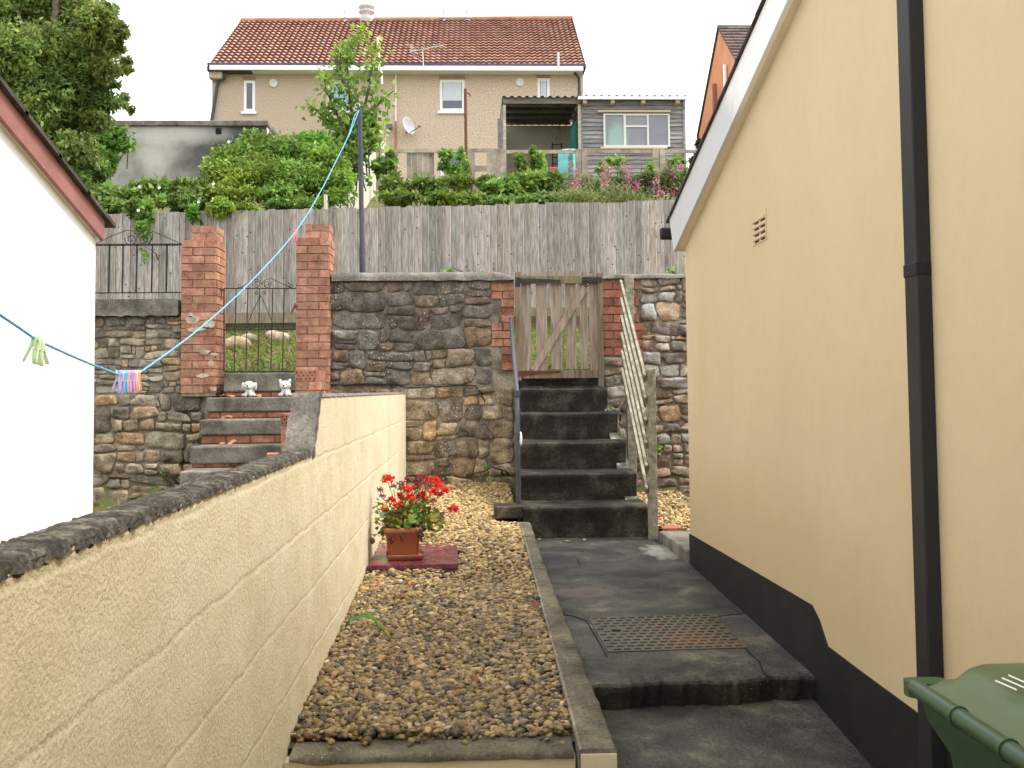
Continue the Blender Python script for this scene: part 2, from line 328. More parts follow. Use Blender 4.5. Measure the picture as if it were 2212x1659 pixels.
# --- middle rubble wall
t = thing('stone_wall', (wx(900), YW+.15, -1.1), 'dark stained rubble stone wall between the brick pillar and the picket gate', 'wall')
xl, xr, zb, ztp = wx(675), wx(1112), -1.05, wz(900, 606)
zc = wz(900, 836)
mb = MB(); mb.box((xl, YW, zb-.2), (xr, YW+.32, ztp)); mb.build('mortar_core', M_mortar, t)
mb = MB()
rubble(mb, xl+.02, zc+.012, wx(1062), ztp, YW, .26, .15, .006, .024)
def warm(cx, cz, t): return (t[0]*1.12, t[1]*1.02, t[2]*.9)
rubble(mb, xl+.02, zb, xr-.01, zc-.008, YW, .27, .15, .008, .026, tf=warm); mb.build('stones', M_stone, t)
mb = MB()        # brick quoin by the gate
def rag(r, a, b): return (a + (.0 if (r//3) % 2 else .085), b)
xq = wx(1062); zq = wz(1090, 800)
brick_face(mb, (xq, YW-.012, zq), (1, 0, 0), (0, 0, 1), (0, -1, 0), xr-xq, ztp-zq, .0685, .2, off=0, ragged=rag)
mb.box((xq+.09, YW-.010, zq), (xr-.002, YW+.05, ztp-.01), (.55, .5, .45)); mb.build('brick_quoin', M_brick, t)
mb = MB()        # rounded concrete coping
def coping(mb, x0, x1, zf, y0=YW-.05, y1=YW+.38, h=.085, drop=True):
    L = x1-x0
    def fn(a, b):
        x = x0 + L*a; z = zf(x); an = math.pi*b
        e = 1
        if drop: e = min(1, abs(x1-x)/.16+.12)**.5
        yy = (y0+y1)/2 - (y1-y0)/2*math.copysign(abs(math.cos(an))**.6, math.cos(an))
        return V(x, yy, z + h*(abs(math.sin(an))**.6)*e + .007*nz(x, b*3, 0, 9))
    mb.grid(fn, 60, 14); mb.poly([fn(1, b/14) for b in range(15)], (-.002, 0, 0)); mb.poly([fn(0, b/14) for b in range(15)], (.002, 0, 0))
coping(mb, wx(718), xr, lambda x: ztp-.005); mb.build('coping', M_conc, t)
mb = MB(); pts = [(705, 830), (740, 832), (790, 829), (850, 830), (880, 838), (925, 836), (960, 835), (1000, 832), (1028, 833), (1038, 850), (1048, 868)]
for (a, b), (c, d) in zip(pts, pts[1:]): mb.bar(PY(a, b, YW-.03), PY(c, d, YW-.03), .012, .009)
mb.build('crack', mat('shadow_gap', [(.3, (.01, .009, .008)), (.7, (.02, .018, .015))], 5), t)
# --- right rubble wall
t = thing('stone_wall', (wx(1400), YW+.15, -1.1), 'pale rubble wall with whitish stones behind the wooden handrail', 'wall')
xl, xr2, zt2 = wx(1302), 2.6, wz(1390, 600)
mb = MB(); mb.box((xl, YW, -1.3), (xr2, YW+.32, zt2)); mb.build('mortar_core', M_mortar, t)
mb = MB(); rubble(mb, wx(1385), -1.0, xr2, zt2, YW, .2, .115, .009, .036); rubble(mb, xl, -1.0, wx(1385), wz(1390, 770), YW, .2, .12, .009, .018)
mb.build('stones', M_stone_r, t)
mb = MB(); zq = wz(1340, 768)
brick_face(mb, (xl, YW-.012, zq), (1, 0, 0), (0, 0, 1), (0, -1, 0), wx(1400)-xl, zt2-zq, .0715, .19, off=1, tint0=(.9, .72, .75), ragged=lambda r, a, b: (a, min(b, wx(1400)-xl-(.07 if r > 3 else 0)-.02*(r % 2))))
mb.build('brick_quoin', M_brick, t)
mb = MB(); coping(mb, xr2, xl, lambda x: zt2-.01, h=.05); mb.build('coping', M_conc, t)

# --- brick pillars
def pillar(u0_, u1_, vt, vcap, label, zbot, spall=False):
    x0, x1 = wx(u0_), wx(u1_); zt = wz(u0_, vt); zc_ = wz(u0_, vcap)
    t = thing('brick_pillar', ((x0+x1)/2, YW+.1, zbot), label, 'pillar', 'brick gate pillars')
    y0, y1 = YW-.06, YW+.26; W_ = x1-x0
    mb = MB(); mb.box((x0+.004, y0+.004, zbot), (x1-.004, y1, zt-.004)); ins = .045
    mb.box((x0+ins+.03, y0+ins, zt-.004), (x1-ins*.2, y1-.03, zc_-.004)); mb.build('mortar_core', M_bmort, t)
    mb = MB(); n = int((zt-zbot)/.069); zb_ = zt-n*.069
    brick_face(mb, (x0, y0, zb_), (1, 0, 0), (0, 0, 1), (0, -1, 0), W_, zt-zb_, .069, .2, tint0=(.95, .95, .95))
    brick_face(mb, (x1, y0, zb_), (0, 1, 0), (0, 0, 1), (1, 0, 0), .32, zt-zb_, .069, .2, off=1, tint0=(1, .98, .95))
    mb.box((x0+.002, y0+.002, zt-.004), (x1-.002, y1, zt), (.8, .85, .85))
    hc = (zc_-zt)/2
    brick_face(mb, (x0+ins+.03, y0+ins, zt), (1, 0, 0), (0, 0, 1), (0, -1, 0), W_-ins*1.2-.03, zc_-zt, hc, .13)
    brick_face(mb, (x1-ins*.2, y0+ins, zt), (0, 1, 0), (0, 0, 1), (1, 0, 0), .23, zc_-zt, hc, .13, off=1)
    mb.box((x0+ins+.032, y0+ins, zc_-.004), (x1-ins*.25, y1-.03, zc_), (.8, .7, .7)); mb.build('bricks', M_brick, t)
    return t, x0, x1, y0
pl, plx0, plx1, ply0 = pillar(394, 470, 520, 489, 'weathered brick pillar left of the iron gate with a crumbling lower half', wz(430, 856))
pr, prx0, prx1, pry0 = pillar(641, 713, 516, 485, 'brick pillar right of the iron gate at the end of the dark stone wall', wz(680, 1000))
mb = MB()       # smeared lime patches on the left pillar
for (u, v, a, b) in [(418, 690, .1, .05), (452, 700, .09, .06), (425, 712, .12, .03), (440, 760, .07, .035), (462, 765, .05, .02), (455, 785, .04, .05), (437, 812, .08, .03), (460, 840, .05, .03), (410, 680, .05, .04)]:
    c = PY(u, v, ply0-.012); q = []
    for i in range(14):
        an = 6.283*i/14; r_ = 1+.5*nz(math.cos(an)+u, math.sin(an), v*.1, 1.5); q.append(V(c.x+a*.6*r_*math.cos(an), ply0-.0105, c.z+b*.6*r_*math.sin(an)))
    mb.poly(q, (0, .014, 0), (1.5, 1.45, 1.4))
mb.build('mortar_smear', M_bmort, pl)

# --- left neighbour wall with lintel
t = thing('stone_wall', (wx(300), YW+.15, -1.4), 'rough rubble wall left of the brick pillar, under the iron railing', 'wall')
xl0, xr0, zt0 = wx(120), plx0-.002, wz(300, 684)
mb = MB(); mb.box((xl0, YW, -1.6), (xr0, YW+.32, zt0)); mb.box((xr0, YW+.03, -1.6), (wx(455), YW+.3, wz(430, 857))); mb.build('mortar_core', M_mortar, t)
mb = MB(); zm = wz(300, 850)
rubble(mb, xl0, zm, xr0, zt0, YW, .19, .09, .006, .022); rubble(mb, xl0, -1.35, wx(440), zm-.005, YW, .26, .15, .009, .034, tf=lambda a, b, t: (t[0]*1.05, t[1]*1.02, t[2]*.97))
mb.build('stones', M_stone_l, t)
mb = MB()
def lin(a, b):
    x = xl0+(wx(388)-xl0)*a; z = zt0 + (wz(300, 648)-zt0)*b; return V(x, YW-.09+.004*nz(x, z, 0, 14) - (.0), z + (.012*nz(x, 1, 0, 16) if b < .1 else 0))
mb.grid(lin, 60, 4); mb.box((xl0, YW-.085, wz(300, 684)+.01), (wx(388), YW+.3, wz(300, 648)-.002)); mb.build('lintel', M_conc, t, label='dark concrete slab on top of the wall')

# --- ironwork
def scroll(cx, cz, r, y, turns=1.5, sgn=1, start=0, n=26):
    return [V(cx + sgn*r*(1-.78*i/n)*math.cos(start+turns*6.283*i/n), y, cz + r*(1-.78*i/n)*math.sin(start+turns*6.283*i/n)) for i in range(n+1)]
t = thing('iron_railing', (wx(300), YW, zt0), 'low black iron railing with two scrolls on the left wall', 'railing')
yr = YW+.1
mb = MB(); za, zb2 = wz(300, 528, yr), wz(300, 632, yr); xa, xb = xl0, plx0
mb.box((xa, yr-.006, za-.012), (xb, yr+.006, za+.006)); mb.box((xa, yr-.004, zb2-.006), (xb, yr+.004, zb2+.004)); mb.build('rail', M_iron, t)
mb = MB()
for u in (205, 237, 266, 296, 329, 361): a = PY(u, 530, yr); mb = MB(); mb.bar((a.x, yr, za), (a.x-.004, yr, zb2), .012, .012); mb.build('bar', M_iron, t)
mb = MB(); c1 = PY(283, 517, yr); c2 = PY(313, 517, yr); r_ = .055
mb.tube(scroll(c1.x, c1.z, r_, yr, 1.5, 1, math.pi*.9), .004, 6); mb.tube(scroll(c2.x, c2.z, r_, yr, 1.5, -1, math.pi*.9), .004, 6)
mb.tube([PY(208, 526, yr), PY(245, 508, yr), PY(275, 497, yr), PY(290, 499, yr), PY(298, 512, yr)], .0035, 6)
mb.tube([PY(390, 526, yr), PY(350, 508, yr), PY(322, 496, yr), PY(306, 499, yr), PY(298, 512, yr)], .0035, 6)
c3 = PY(402, 517, yr-.1); mb.tube(scroll(c3.x-.03, c3.z, .035, yr, 1.3, 1, 3.3), .004, 6); mb.build('scrolls', M_iron, t)

t = thing('iron_gate', (wx(560), YW+.05, wz(560, 805)), 'slim black wrought iron gate hung between the two brick pillars', 'gate')
yg = YW+.02; G = lambda u, v: PY(u, v, yg)
mb = MB(); a, b = G(484, 623), G(641, 623); c, d = G(484, 803), G(641, 803)
for p, q in ((a, b), (c, d), (a, c), (b, d), (G(484, 713), G(641, 711))): mb.bar(p, q, .009, .009)
mb.build('frame', M_iron, t)
mb = MB()
for u in (510, 535, 561, 589, 614): mb = MB(); mb.bar(G(u, 623), G(u-4, 803), .007, .007); mb.build('bar', M_iron, t)
mb = MB()
for uu, s in ((555, 1), (577, -1)): p = G(uu, 613); mb.tube(scroll(p.x, p.z, .036, yg, 1.4, s, 2.8), .003, 5)
for uu, s in ((518, -1), (628, 1)): p = G(uu, 617); mb.tube(scroll(p.x, p.z, .02, yg, 1.2, s, 3.4), .003, 5)
mb.tube([G(520, 622), G(535, 612), G(552, 603), G(562, 606), G(566, 614)], .003, 5); mb.tube([G(628, 620), G(605, 611), G(585, 601), G(572, 605), G(566, 614)], .003, 5)
mb.tube([G(563, 638), G(548, 668), G(537, 695), G(537, 706), G(545, 713)], .003, 5); mb.tube([G(563, 638), G(577, 668), G(588, 695), G(588, 706), G(580, 713)], .003, 5)
for uu, s in ((554, 1), (570, -1)): p = G(uu, 702); mb.tube(scroll(p.x, p.z, .028, yg, 1.3, s, 3.0), .003, 5); p = G(uu, 632); mb.tube(scroll(p.x, p.z, .018, yg, 1.2, s, 3.0), .003, 5)
mb.build('scrollwork', M_iron, t)
mb = MB(); p = PY(479, 625, pry0-.03); mb.ball(p, .018); mb.tube([p, p+V(-.005, 0, -.09)], .006, 6); mb.build('hinge', mat('rust', [(.3, (.12, .04, .02)), (.7, (.24, .1, .05))], 20, .9), t)
mb = MB(); p = PY(638, 660, pry0-.02); mb.ball(p, (.016, .016, .025)); mb.tube([p, p+V(-.035, -.01, -.07)], .009, 6); mb.build('latch', MATS['rust'], t)

# --- left flight: concrete treads, brick risers
t = thing('garden_steps', (wx(520, 900, 8.2), 8.2, -1.2), 'narrow garden steps of concrete slabs on red brick risers below the iron gate', 'steps')
xr_ = wx(640)
sl = [(483, 806, 845, 8.52, 636), (445, 859, 888, 8.2, 636), (430, 907, 938, 7.9, 612), (410, 965, 1000, 7.6, 607), (387, 1019, 1055, 7.3, 604)]
mbr = MB(); 
for i, (ul, vt, vb_, y, ur) in enumerate(sl):
    a = PY(ul, vt, y); b = PY(ur, vb_, y); mb = MB()
    yb = y+.34
    mb.box((a.x, y, b.z), (max(b.x, a.x+.5)+.03, yb, a.z)); mb.build('tread', M_conc, t, bevel=.012)
    z1 = b.z; z0 = PY(ul, sl[i+1][1], sl[i+1][3]).z if i < 4 else z1-.12
    mbr.box((a.x+.012, y+.03, z0), (b.x, y+.3, z1), (.5, .45, .45))
    brick_face(mbr, (a.x+.012, y+.03, z0+.004), (1, 0, 0), (0, 0, 1), (0, -1, 0), b.x-a.x, max(z1-z0-.006, .04), max(z1-z0-.006, .04), .19, .011, off=i, prot=.006, tint0=(.95, .8, .8))
mbr.build('brick_riser', M_brick, t)
# stepped brick parapet with perforated bricks
t = thing('brick_parapet', PY(670, 1000, 7.6), 'stepped brick parapet with perforated end bricks beside the concrete slabs', 'parapet')
mb = MB(); mc = MB(); mh = MB()
def pier(u0_, u1_, v0_, y0, dep, zbt):
    a = PY(u0_, v0_, y0); b = PY(u1_, v0_, y0); zt = a.z
    mc.box((a.x+.003, y0+.003, zbt), (b.x-.003, y0+dep, zt-.003))
    h1 = PY(u0_, v0_+25, y0).z; n = int((h1-zbt)/.067); zz = h1-n*.067
    brick_face(mb, (a.x, y0, zz), (1, 0, 0), (0, 0, 1), (0, -1, 0), b.x-a.x, h1-zz, .067, .2)
    brick_face(mb, (b.x, y0, zz), (0, 1, 0), (0, 0, 1), (1, 0, 0), dep, h1-zz, .067, .2, off=1)
    mb.box((a.x, y0-.004, h1+.004), (b.x, y0+dep, zt), (.85, .8, .8))
    for k in range(3):
        nn = 5 if k % 2 == 0 else 4
        for j in range(nn):
            px = a.x + (b.x-a.x)*((j+.5+(0 if k % 2 == 0 else .5))/5); pz = h1 + (zt-h1)*(.22+.28*k)
            mh.lathe((px, y0-.0055, pz), [(0, 0), (.0055, 0), (.0055, .004), (0, .004)], 8, ax=V(0, 1, 0))
    mx_ = MB()
pier(637, 684, 799, 7.35, .42, -.9); pier(606, 650, 894, 6.6, .6, -.9)
mc.build('mortar_core', M_bmort, t); mb.build('bricks', M_brick, t); mh.build('brick_holes', MATS['shadow_gap'], t)
mb = MB(); c = PZ(603, 983, -.36); 
Mx = Matrix.Translation(c) @ Matrix.Rotation(math.radians(12), 4, 'Z'); mb.box((-.07, -.05, -.03), (.09, .05, .012), (1.2, 1, .9), Mx)
mb.build('loose_brick', M_brick, label='single loose brick lying behind the cream wall below the perforated bricks', cat='brick', bevel=.004)

# ------------------------------------------------------------------ cream block wall
XC = -.573
def cream_extra(zc_lo, joint=True):
    def f(H, col):
        N, L = H['N'], H['L']; g = H['g']
        sx = N.new('ShaderNodeSeparateXYZ'); L(g.outputs['Position'], sx.inputs[0])
        nd = N.new('ShaderNodeTexNoise'); nd.inputs['Scale'].default_value = 5; nd.inputs['Detail'].default_value = 5; L(g.outputs['Position'], nd.inputs['Vector'])
        md = N.new('ShaderNodeMath'); md.operation = 'MULTIPLY_ADD'; L(nd.outputs['Fac'], md.inputs[0]); md.inputs[1].default_value = .035; L(sx.outputs['Z'], md.inputs[2])
        ad = N.new('ShaderNodeMath'); ad.operation = 'ADD'; L(md.outputs[0], ad.inputs[0]); ad.inputs[1].default_value = .24-.0175+2.25
        my = N.new('ShaderNodeMath'); my.operation = 'MULTIPLY_ADD'; L(nd.outputs['Fac'], my.inputs[0]); my.inputs[1].default_value = .04; L(sx.outputs['Y'], my.inputs[2])
        cb = N.new('ShaderNodeCombineXYZ'); L(my.outputs[0], cb.inputs[0]); L(ad.outputs[0], cb.inputs[1])
        bt = N.new('ShaderNodeTexBrick'); bt.inputs['Scale'].default_value = 1; bt.inputs['Brick Width'].default_value = .62; bt.inputs['Row Height'].default_value = .225
        bt.inputs['Mortar Size'].default_value = .012; bt.inputs['Mortar Smooth'].default_value = 1; L(cb.outputs[0], bt.inputs['Vector'])
        ng = N.new('ShaderNodeMath'); ng.operation = 'MULTIPLY'; ng.inputs[1].default_value = -.3; L(bt.outputs['Fac'], ng.inputs[0])
        n3 = N.new('ShaderNodeTexNoise'); n3.inputs['Scale'].default_value = 7; n3.inputs['Detail'].default_value = 3; L(g.outputs['Position'], n3.inputs['Vector'])
        m3 = N.new('ShaderNodeMath'); m3.operation = 'MULTIPLY_ADD'; L(n3.outputs['Fac'], m3.inputs[0]); m3.inputs[1].default_value = 2.4; L(ng.outputs[0], m3.inputs[2])
        H['height'] = m3.outputs[0]
        # ragged edge of the paint along the top
        n2 = N.new('ShaderNodeTexNoise'); n2.inputs['Scale'].default_value = 38; n2.inputs['Detail'].default_value = 4; L(g.outputs['Position'], n2.inputs['Vector'])
        e = N.new('ShaderNodeMath'); e.operation = 'MULTIPLY_ADD'; L(n2.outputs['Fac'], e.inputs[0]); e.inputs[1].default_value = .05; L(sx.outputs['Z'], e.inputs[2])
        gt = N.new('ShaderNodeMath'); gt.operation = 'GREATER_THAN'; gt.inputs[1].default_value = zc_lo+.025; L(e.outputs[0], gt.inputs[0])
        m = N.new('ShaderNodeMix'); m.data_type = 'RGBA'; L(gt.outputs[0], m.inputs[0]); L(col, m.inputs[6]); m.inputs[7].default_value = (.07, .06, .045, 1)
        col = m.outputs[2]
        # green-grey damp along the foot
        return col
    return f
CRM = [(.3, (.7, .615, .41)), (.5, (.77, .685, .47)), (.7, (.8, .735, .54))]
M_cream = mat('cream_masonry_paint', CRM, 3, .8, .0045, 105, grain=(90, .07), extra=cream_extra(-.222))
M_cream2 = mat('cream_masonry_paint_upper', CRM, 3, .8, .0045, 105, grain=(90, .07), extra=cream_extra(-.015))
M_cream3 = mat('cream_smooth_paint', [(.3, (.6, .5, .31)), (.7, (.7, .6, .4))], 6, .8, .003, 60)
t = thing('block_wall', (XC-.06, 4, -1.4), 'long cream painted block wall with a rough bare mortar top beside the gravel', 'wall')
ys0, ys1 = 3.62, 3.62
mb = MB(); mb.box((XC-.085, .3, -1.45), (XC, 3.634, -.213)); mb.build('lower_wall', M_cream, t)
mb = MB()
mb.poly([(XC, 3.6345, -.24), (XC, 3.66, -.15), (XC, 3.78, -.02), (XC, 8.56, -.02), (XC, 8.56, -1.3), (XC, 3.6345, -1.3)], (-.09, 0, 0)); mb.build('raised_wall', M_cream2, t)
mb = MB()
def capf(a, b):
    y = .3 + 3.34*a; x = XC+.004 - .098*b; e = nz(y, b*1.2, 0, 30)*.004 + nz(y*80, b*12, 3, 1)*.004
    return V(x + (.006*nz(y, 5, 0, 40)), y, -.2135 + (.007+.006*math.sin(math.pi*b) + e if .02 < b < .98 else -.01+1.2*e))
mb.grid(capf, 520, 12); mb.build('mortar_cap', M_cap, t)
mb = MB()        # bare concrete end of the raised part
def endf(a, b):
    z = -.235 + .235*a; y = 3.585 + .17*max(0, a-.05) + .012*nz(b*3, a*3, 2, 1.5)
    x = XC+.004 - .1*b - .008*nz(a*4, b, 0, 2) - .012*(1-a)*b; return V(x, y, z)
mb.grid(endf, 16, 8)
def sidef(a, b):
    z = -.235 + .24*a; return V(XC+.0045, 3.585 + .17*max(0, a-.05) + b*(.035+.03*nz(a*5, 0, 0, 1.6)+.02*a), z)
mb.grid(sidef, 24, 4)
def topf(a, b):
    y = 3.745 + 4.8*a; return V(XC+.004-.1*b, y, -.018+.012*math.sin(math.pi*b)+.006*nz(y, b, 0, 20))
mb.grid(topf, 120, 5); mb.build('bare_end', M_conc, t, recalc=False)

# ------------------------------------------------------------------ gravel bed, kerb, planter front
gz = lambda y: -1.228 + .05*y
t = thing('planter_front', (-.1, 3.06, -1.4), 'low cream painted planter wall with a concrete slab top at the front of the gravel', 'kerb')
mb = MB(); mb.box((XC+.004, 3.045, -1.5), (.3, 3.1, -1.1)); mb.build('wall', M_cream3, t)
mb = MB()
def slab(a, b):
    x = XC+.02 + (.3-XC-.025)*a; e = .012*nz(x, 0, 0, 6)
    y, z = [(3.037+e*.5, -1.104+.012*nz(x, 1, 0, 10)), (3.034+e*.5, -1.09), (3.045+e*.5, -1.08), (3.1, -1.076), (3.155+e, -1.078), (3.165+e, -1.11)][b]
    return V(x, y, z)
mb.grid(lambda a, b: slab(a, int(round(b*5))), 60, 5, tf=lambda i, j: (.8, .77, .64)); mb.build('slab', M_conc, t)
t = thing('kerb', (.375, 4.8, -1.3), 'long grey concrete kerb between the gravel bed and the path', 'kerb')
XK0, XK1 = .306, .42
for a, b in ((2.985, 3.95), (3.956, 5.3), (5.305, 6.68)):
    mb = MB()
    def kf(s, q):
        y = a + (b-a)*s; w_ = 1-.36*min(1, max(0, (y-2.98)/2.6)); z = gz(y)+.02+.004*nz(y, 0, 0, 5); e = .006*nz(y, 7, 0, 12)
        x, zz = [(XK0, z-.3), (XK0+e*.5, z-.006), (XK0+.008, z), (XK0+(XK1-XK0)*w_-.01+e, z-.001), (XK0+(XK1-XK0)*w_+e, z-.01), (XK0+(XK1-XK0)*w_, z-.32)][q]
        return V(x, y, zz)
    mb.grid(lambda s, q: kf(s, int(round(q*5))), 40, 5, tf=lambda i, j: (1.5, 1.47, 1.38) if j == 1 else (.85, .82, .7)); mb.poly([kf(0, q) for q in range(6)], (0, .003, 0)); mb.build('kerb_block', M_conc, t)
mb = MB(); mb.box((XK0+.004, 2.976, -1.5), (XK1-.004, 2.986, gz(2.98)+.006)); mb.build('painted_end', M_cream3, t)
mb = MB(); mb.box((XC, 3.11, -1.5), (XK0, YW, -1.2)); 
mb.grid(lambda a, b: V(XC+(XK0-XC)*a, 3.12+5.46*b, gz(3.12+5.46*b)-.012), 4, 20)
mb.grid(lambda a, b: V(1.215+.8*a, 6.76+1.82*b, -.955+.06*b), 4, 4); M_bed = mat('damp_bedding_sand', [(.3, (.04, .03, .018)), (.7, (.12, .09, .05))], 20, .95, .004, 60)
mb.build('gravel_bed', M_bed, kind='structure')

def ico(sub):
    bm = bmesh.new(); bmesh.ops.create_icosphere(bm, subdivisions=sub, radius=1); vs = np.array([v.co[:] for v in bm.verts]); fs = np.array([[v.index for v in f.verts] for f in bm.faces]); bm.free(); return vs, fs
def pebbles(name, P, S, T, sub, m, tilt=.5, **kw):
    v0, f0 = ico(sub); n = len(P)
    ax = rng.uniform(0, 2*math.pi, n); tl = rng.normal(0, tilt, n); az = rng.uniform(0, 6.283, n)
    ca, sa = np.cos(ax), np.sin(ax); Rz = np.zeros((n, 3, 3)); Rz[:, 0, 0] = ca; Rz[:, 0, 1] = -sa; Rz[:, 1, 0] = sa; Rz[:, 1, 1] = ca; Rz[:, 2, 2] = 1
    ct, st = np.cos(tl), np.sin(tl); Rx = np.zeros((n, 3, 3)); Rx[:, 0, 0] = 1; Rx[:, 1, 1] = ct; Rx[:, 1, 2] = -st; Rx[:, 2, 1] = st; Rx[:, 2, 2] = ct
    R = Rz @ Rx
    vv = v0[None]*S[:, None, :]*(1+rng.normal(0, .1, (n, len(v0), 1)))
    vv = np.einsum('nij,nkj->nki', R, vv) + P[:, None, :]
    vs = vv.reshape(-1, 3); loc = np.array([vs[:, 0].mean(), vs[:, 1].mean(), vs[:, 2].min()]); vs = vs-loc
    fs = (f0[None]+(np.arange(n)*len(v0))[:, None, None]).reshape(-1)
    me = bpy.data.meshes.new(name); me.vertices.add(len(vs)); me.vertices.foreach_set('co', vs.astype(np.float32).ravel())
    nf = n*len(f0); me.loops.add(3*nf); me.loops.foreach_set('vertex_index', fs.astype(np.int32)); me.polygons.add(nf)
    me.polygons.foreach_set('loop_start', np.arange(0, 3*nf, 3, dtype=np.int32)); me.polygons.foreach_set('use_smooth', np.ones(nf, bool)); me.update(calc_edges=True)
    at = me.attributes.new('tint', 'FLOAT_COLOR', 'FACE'); tt = np.repeat(np.concatenate([T, np.ones((n, 1))], 1), len(f0), axis=0); at.data.foreach_set('color', tt.astype(np.float32).ravel())
    return link(name, me, m, None, loc, kw.get('label'), kw.get('cat'), None, 'stuff')
PC = np.array([(.36, .27, .14), (.47, .37, .19), (.27, .19, .1), (.14, .12, .09), (.075, .075, .07), (.55, .45, .27), (.37, .28, .17), (.2, .165, .115), (.62, .54, .4), (.33, .26, .12)])
PWN = np.array([.16, .12, .14, .13, .1, .07, .1, .1, .02, .06]); PWF = np.array([.17, .24, .08, .05, .05, .2, .1, .04, .04, .03]); 
def bed(n, x0, x1, y0, y1, zf, sub, name, sz, **kw):
    x = rng.uniform(x0, x1, n); y = rng.uniform(y0, y1, n)
    keep = ~((x > .14) & (y > 6.72) & (y < 7.05)) | (x > 1)
    keep &= ~((x < -.1) & (x > -.56) & (y > 5.42) & (y < 5.93)); x, y = x[keep], y[keep]; n = len(x)
    z = np.array([zf(b) for b in y]) + rng.uniform(-.012, .012, n) + .008*np.sin(x*7+1)*np.cos(y*3)
    s = sz*rng.lognormal(0, .24, n); S = np.stack([s*rng.uniform(.55, .8, n), s*rng.uniform(.38, .6, n), s*rng.uniform(.24, .42, n)], 1)
    f = np.clip((y-4.2)/2.4 + rng.normal(0, .12, n), 0, 1)
    idn = rng.choice(len(PC), n, p=PWN/PWN.sum()); idf = rng.choice(len(PC), n, p=PWF/PWF.sum())
    idx = np.where(rng.random(n) < f, idf, idn); T = PC[idx]*rng.uniform(.65, 1.3, (n, 1))*(.62+.4*f)[:, None]*np.array([1.1, 1.0, .8])
    return pebbles(name, np.stack([x, y, z], 1), S, T, sub, M_peb, **kw)
M_peb = mat('pebble', [(.3, (.82, .82, .82)), (.7, (1.15, 1.15, 1.15))], 60, .5, 0, spec=.4, rr=(.3, .75))
bed(20500, XC+.008, XK0-.006, 3.165, 5.1, gz, 2, 'gravel', .0198, label='wet brown and grey pebbles filling the front of the long bed', cat='gravel')
bed(17500, XC+.008, XK0-.004, 5.1, 8.57, gz, 1, 'gravel', .022, label='dry straw coloured gravel in the far part of the long bed', cat='gravel')
bed(26, XC+.1, XK0-.02, 3.08, 3.18, lambda y: -1.066, 2, 'gravel', .02, label='few stray pebbles lying on the concrete slab at the front edge', cat='gravel')
bed(3600, 1.19, 1.75, 6.72, 8.56, lambda y: -.945+.03*(y-6.7), 1, 'gravel', .024, label='small patch of pale gravel between the handrail and the yellow house', cat='gravel')

# ------------------------------------------------------------------ paths
def path_extra(H, col):
    col = blobmix(H, col, tuple(PZ(1440, 1188, -1.0)), (.13, .22, .2), (.36, .34, .29), .5, 22, 1.4, .7)
    col = blobmix(H, col, tuple(PZ(1262, 1265, -1.0)), (.16, .1, .2), (.13, .1, .085), .3, 7, .4, .8)
    return speckle((.4, .38, .33), 55, .09, 2.2, .45)(H, col)
M_path = mat('damp_concrete_path', [(.32, (.024, .021, .017)), (.46, (.045, .041, .035)), (.58, (.075, .067, .054)), (.72, (.18, .16, .115))], 4.2, .6, .009, 55, grain=(70, .38), rr=(.38, .85), spec=.35, extra=path_extra)
XH = 1.26
YE = 3.66; pz = lambda y: -1.066 + .066*(y-YE)/3.1
def edge(x): return YE + .03*nz(x, 0, 0, 3) + .014*nz(x, 4, 0, 14) + (.02*min(1, max(0, (x-.95)*8))) + .012*nz(x, 8, 0, 34)
mb = MB(); nx = 110
def landing(a, b):
    x = .36 + (XH-.36+.01)*a; e = edge(x)
    if b > .2: q = (b-.2)/.8; y = e + (6.9-e)*q; z = pz(y)+.004*nz(x, y, 0, 2.5); return V(x, y, z)
    k = int(round(b*20)); ty = [.03, .018, .006, 0, .004][k]; tz = [-.15, -.085, -.04, -.012, 0][k]
    return V(x, e + ty + ((.008*nz(x, k*.05, 0, 9)+.008*nz(x*24, k*2.3, 2, 1)) if k < 3 else .004*nz(x, k, 1, 40)), pz(e)+tz)
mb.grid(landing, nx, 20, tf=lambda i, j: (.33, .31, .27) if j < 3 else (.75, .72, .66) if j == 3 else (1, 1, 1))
mb.build('path', M_path, kind='structure', recalc=False)
mb = MB()
mb.grid(lambda a, b: V(.36 + .92*a, 1.0+2.75*b, -1.165-.08*(2.6-2.75*b) + .006*nz(a*3, b*5, 0, 1.3)), 20, 30)
mb.build('lower_path', M_path, kind='structure', recalc=False)
pth = bpy.data.objects['path']
mb = MB()
def crack(pts, w_=.006, zo=.003):
    P = [PZ(u, v, pz(5)-.005) for u, v in pts]; P = [V(p.x, p.y, pz(p.y)+zo) for p in P]
    out = []
    for a, b in zip(P, P[1:]):
        for k in range(5): q = a.lerp(b, k/5); out.append(q + V(.006*nz(q.x, q.y, 0, 30), .006*nz(q.x, q.y, 5, 30), 0))
    out.append(P[-1])
    for a, b in zip(out, out[1:]): mb.bar(a, b, w_*random.uniform(.6, 1.3), .002)
crack([(1196, 1325), (1240, 1331), (1268, 1341)]); crack([(1549, 1331), (1600, 1325), (1640, 1318)], .004); crack([(1617, 1401), (1640, 1420), (1648, 1440), (1660, 1450), (1656, 1462)], .005)
crack([(1247, 1216), (1253, 1232)], .005); crack([(1268, 1341), (1311, 1410)], .005); crack([(1547, 1331), (1617, 1400)], .003)
crack([(1205, 1360), (1230, 1352)], .003)
o = mb.build('cracks', MATS['shadow_gap']); tag(o, kind='structure')
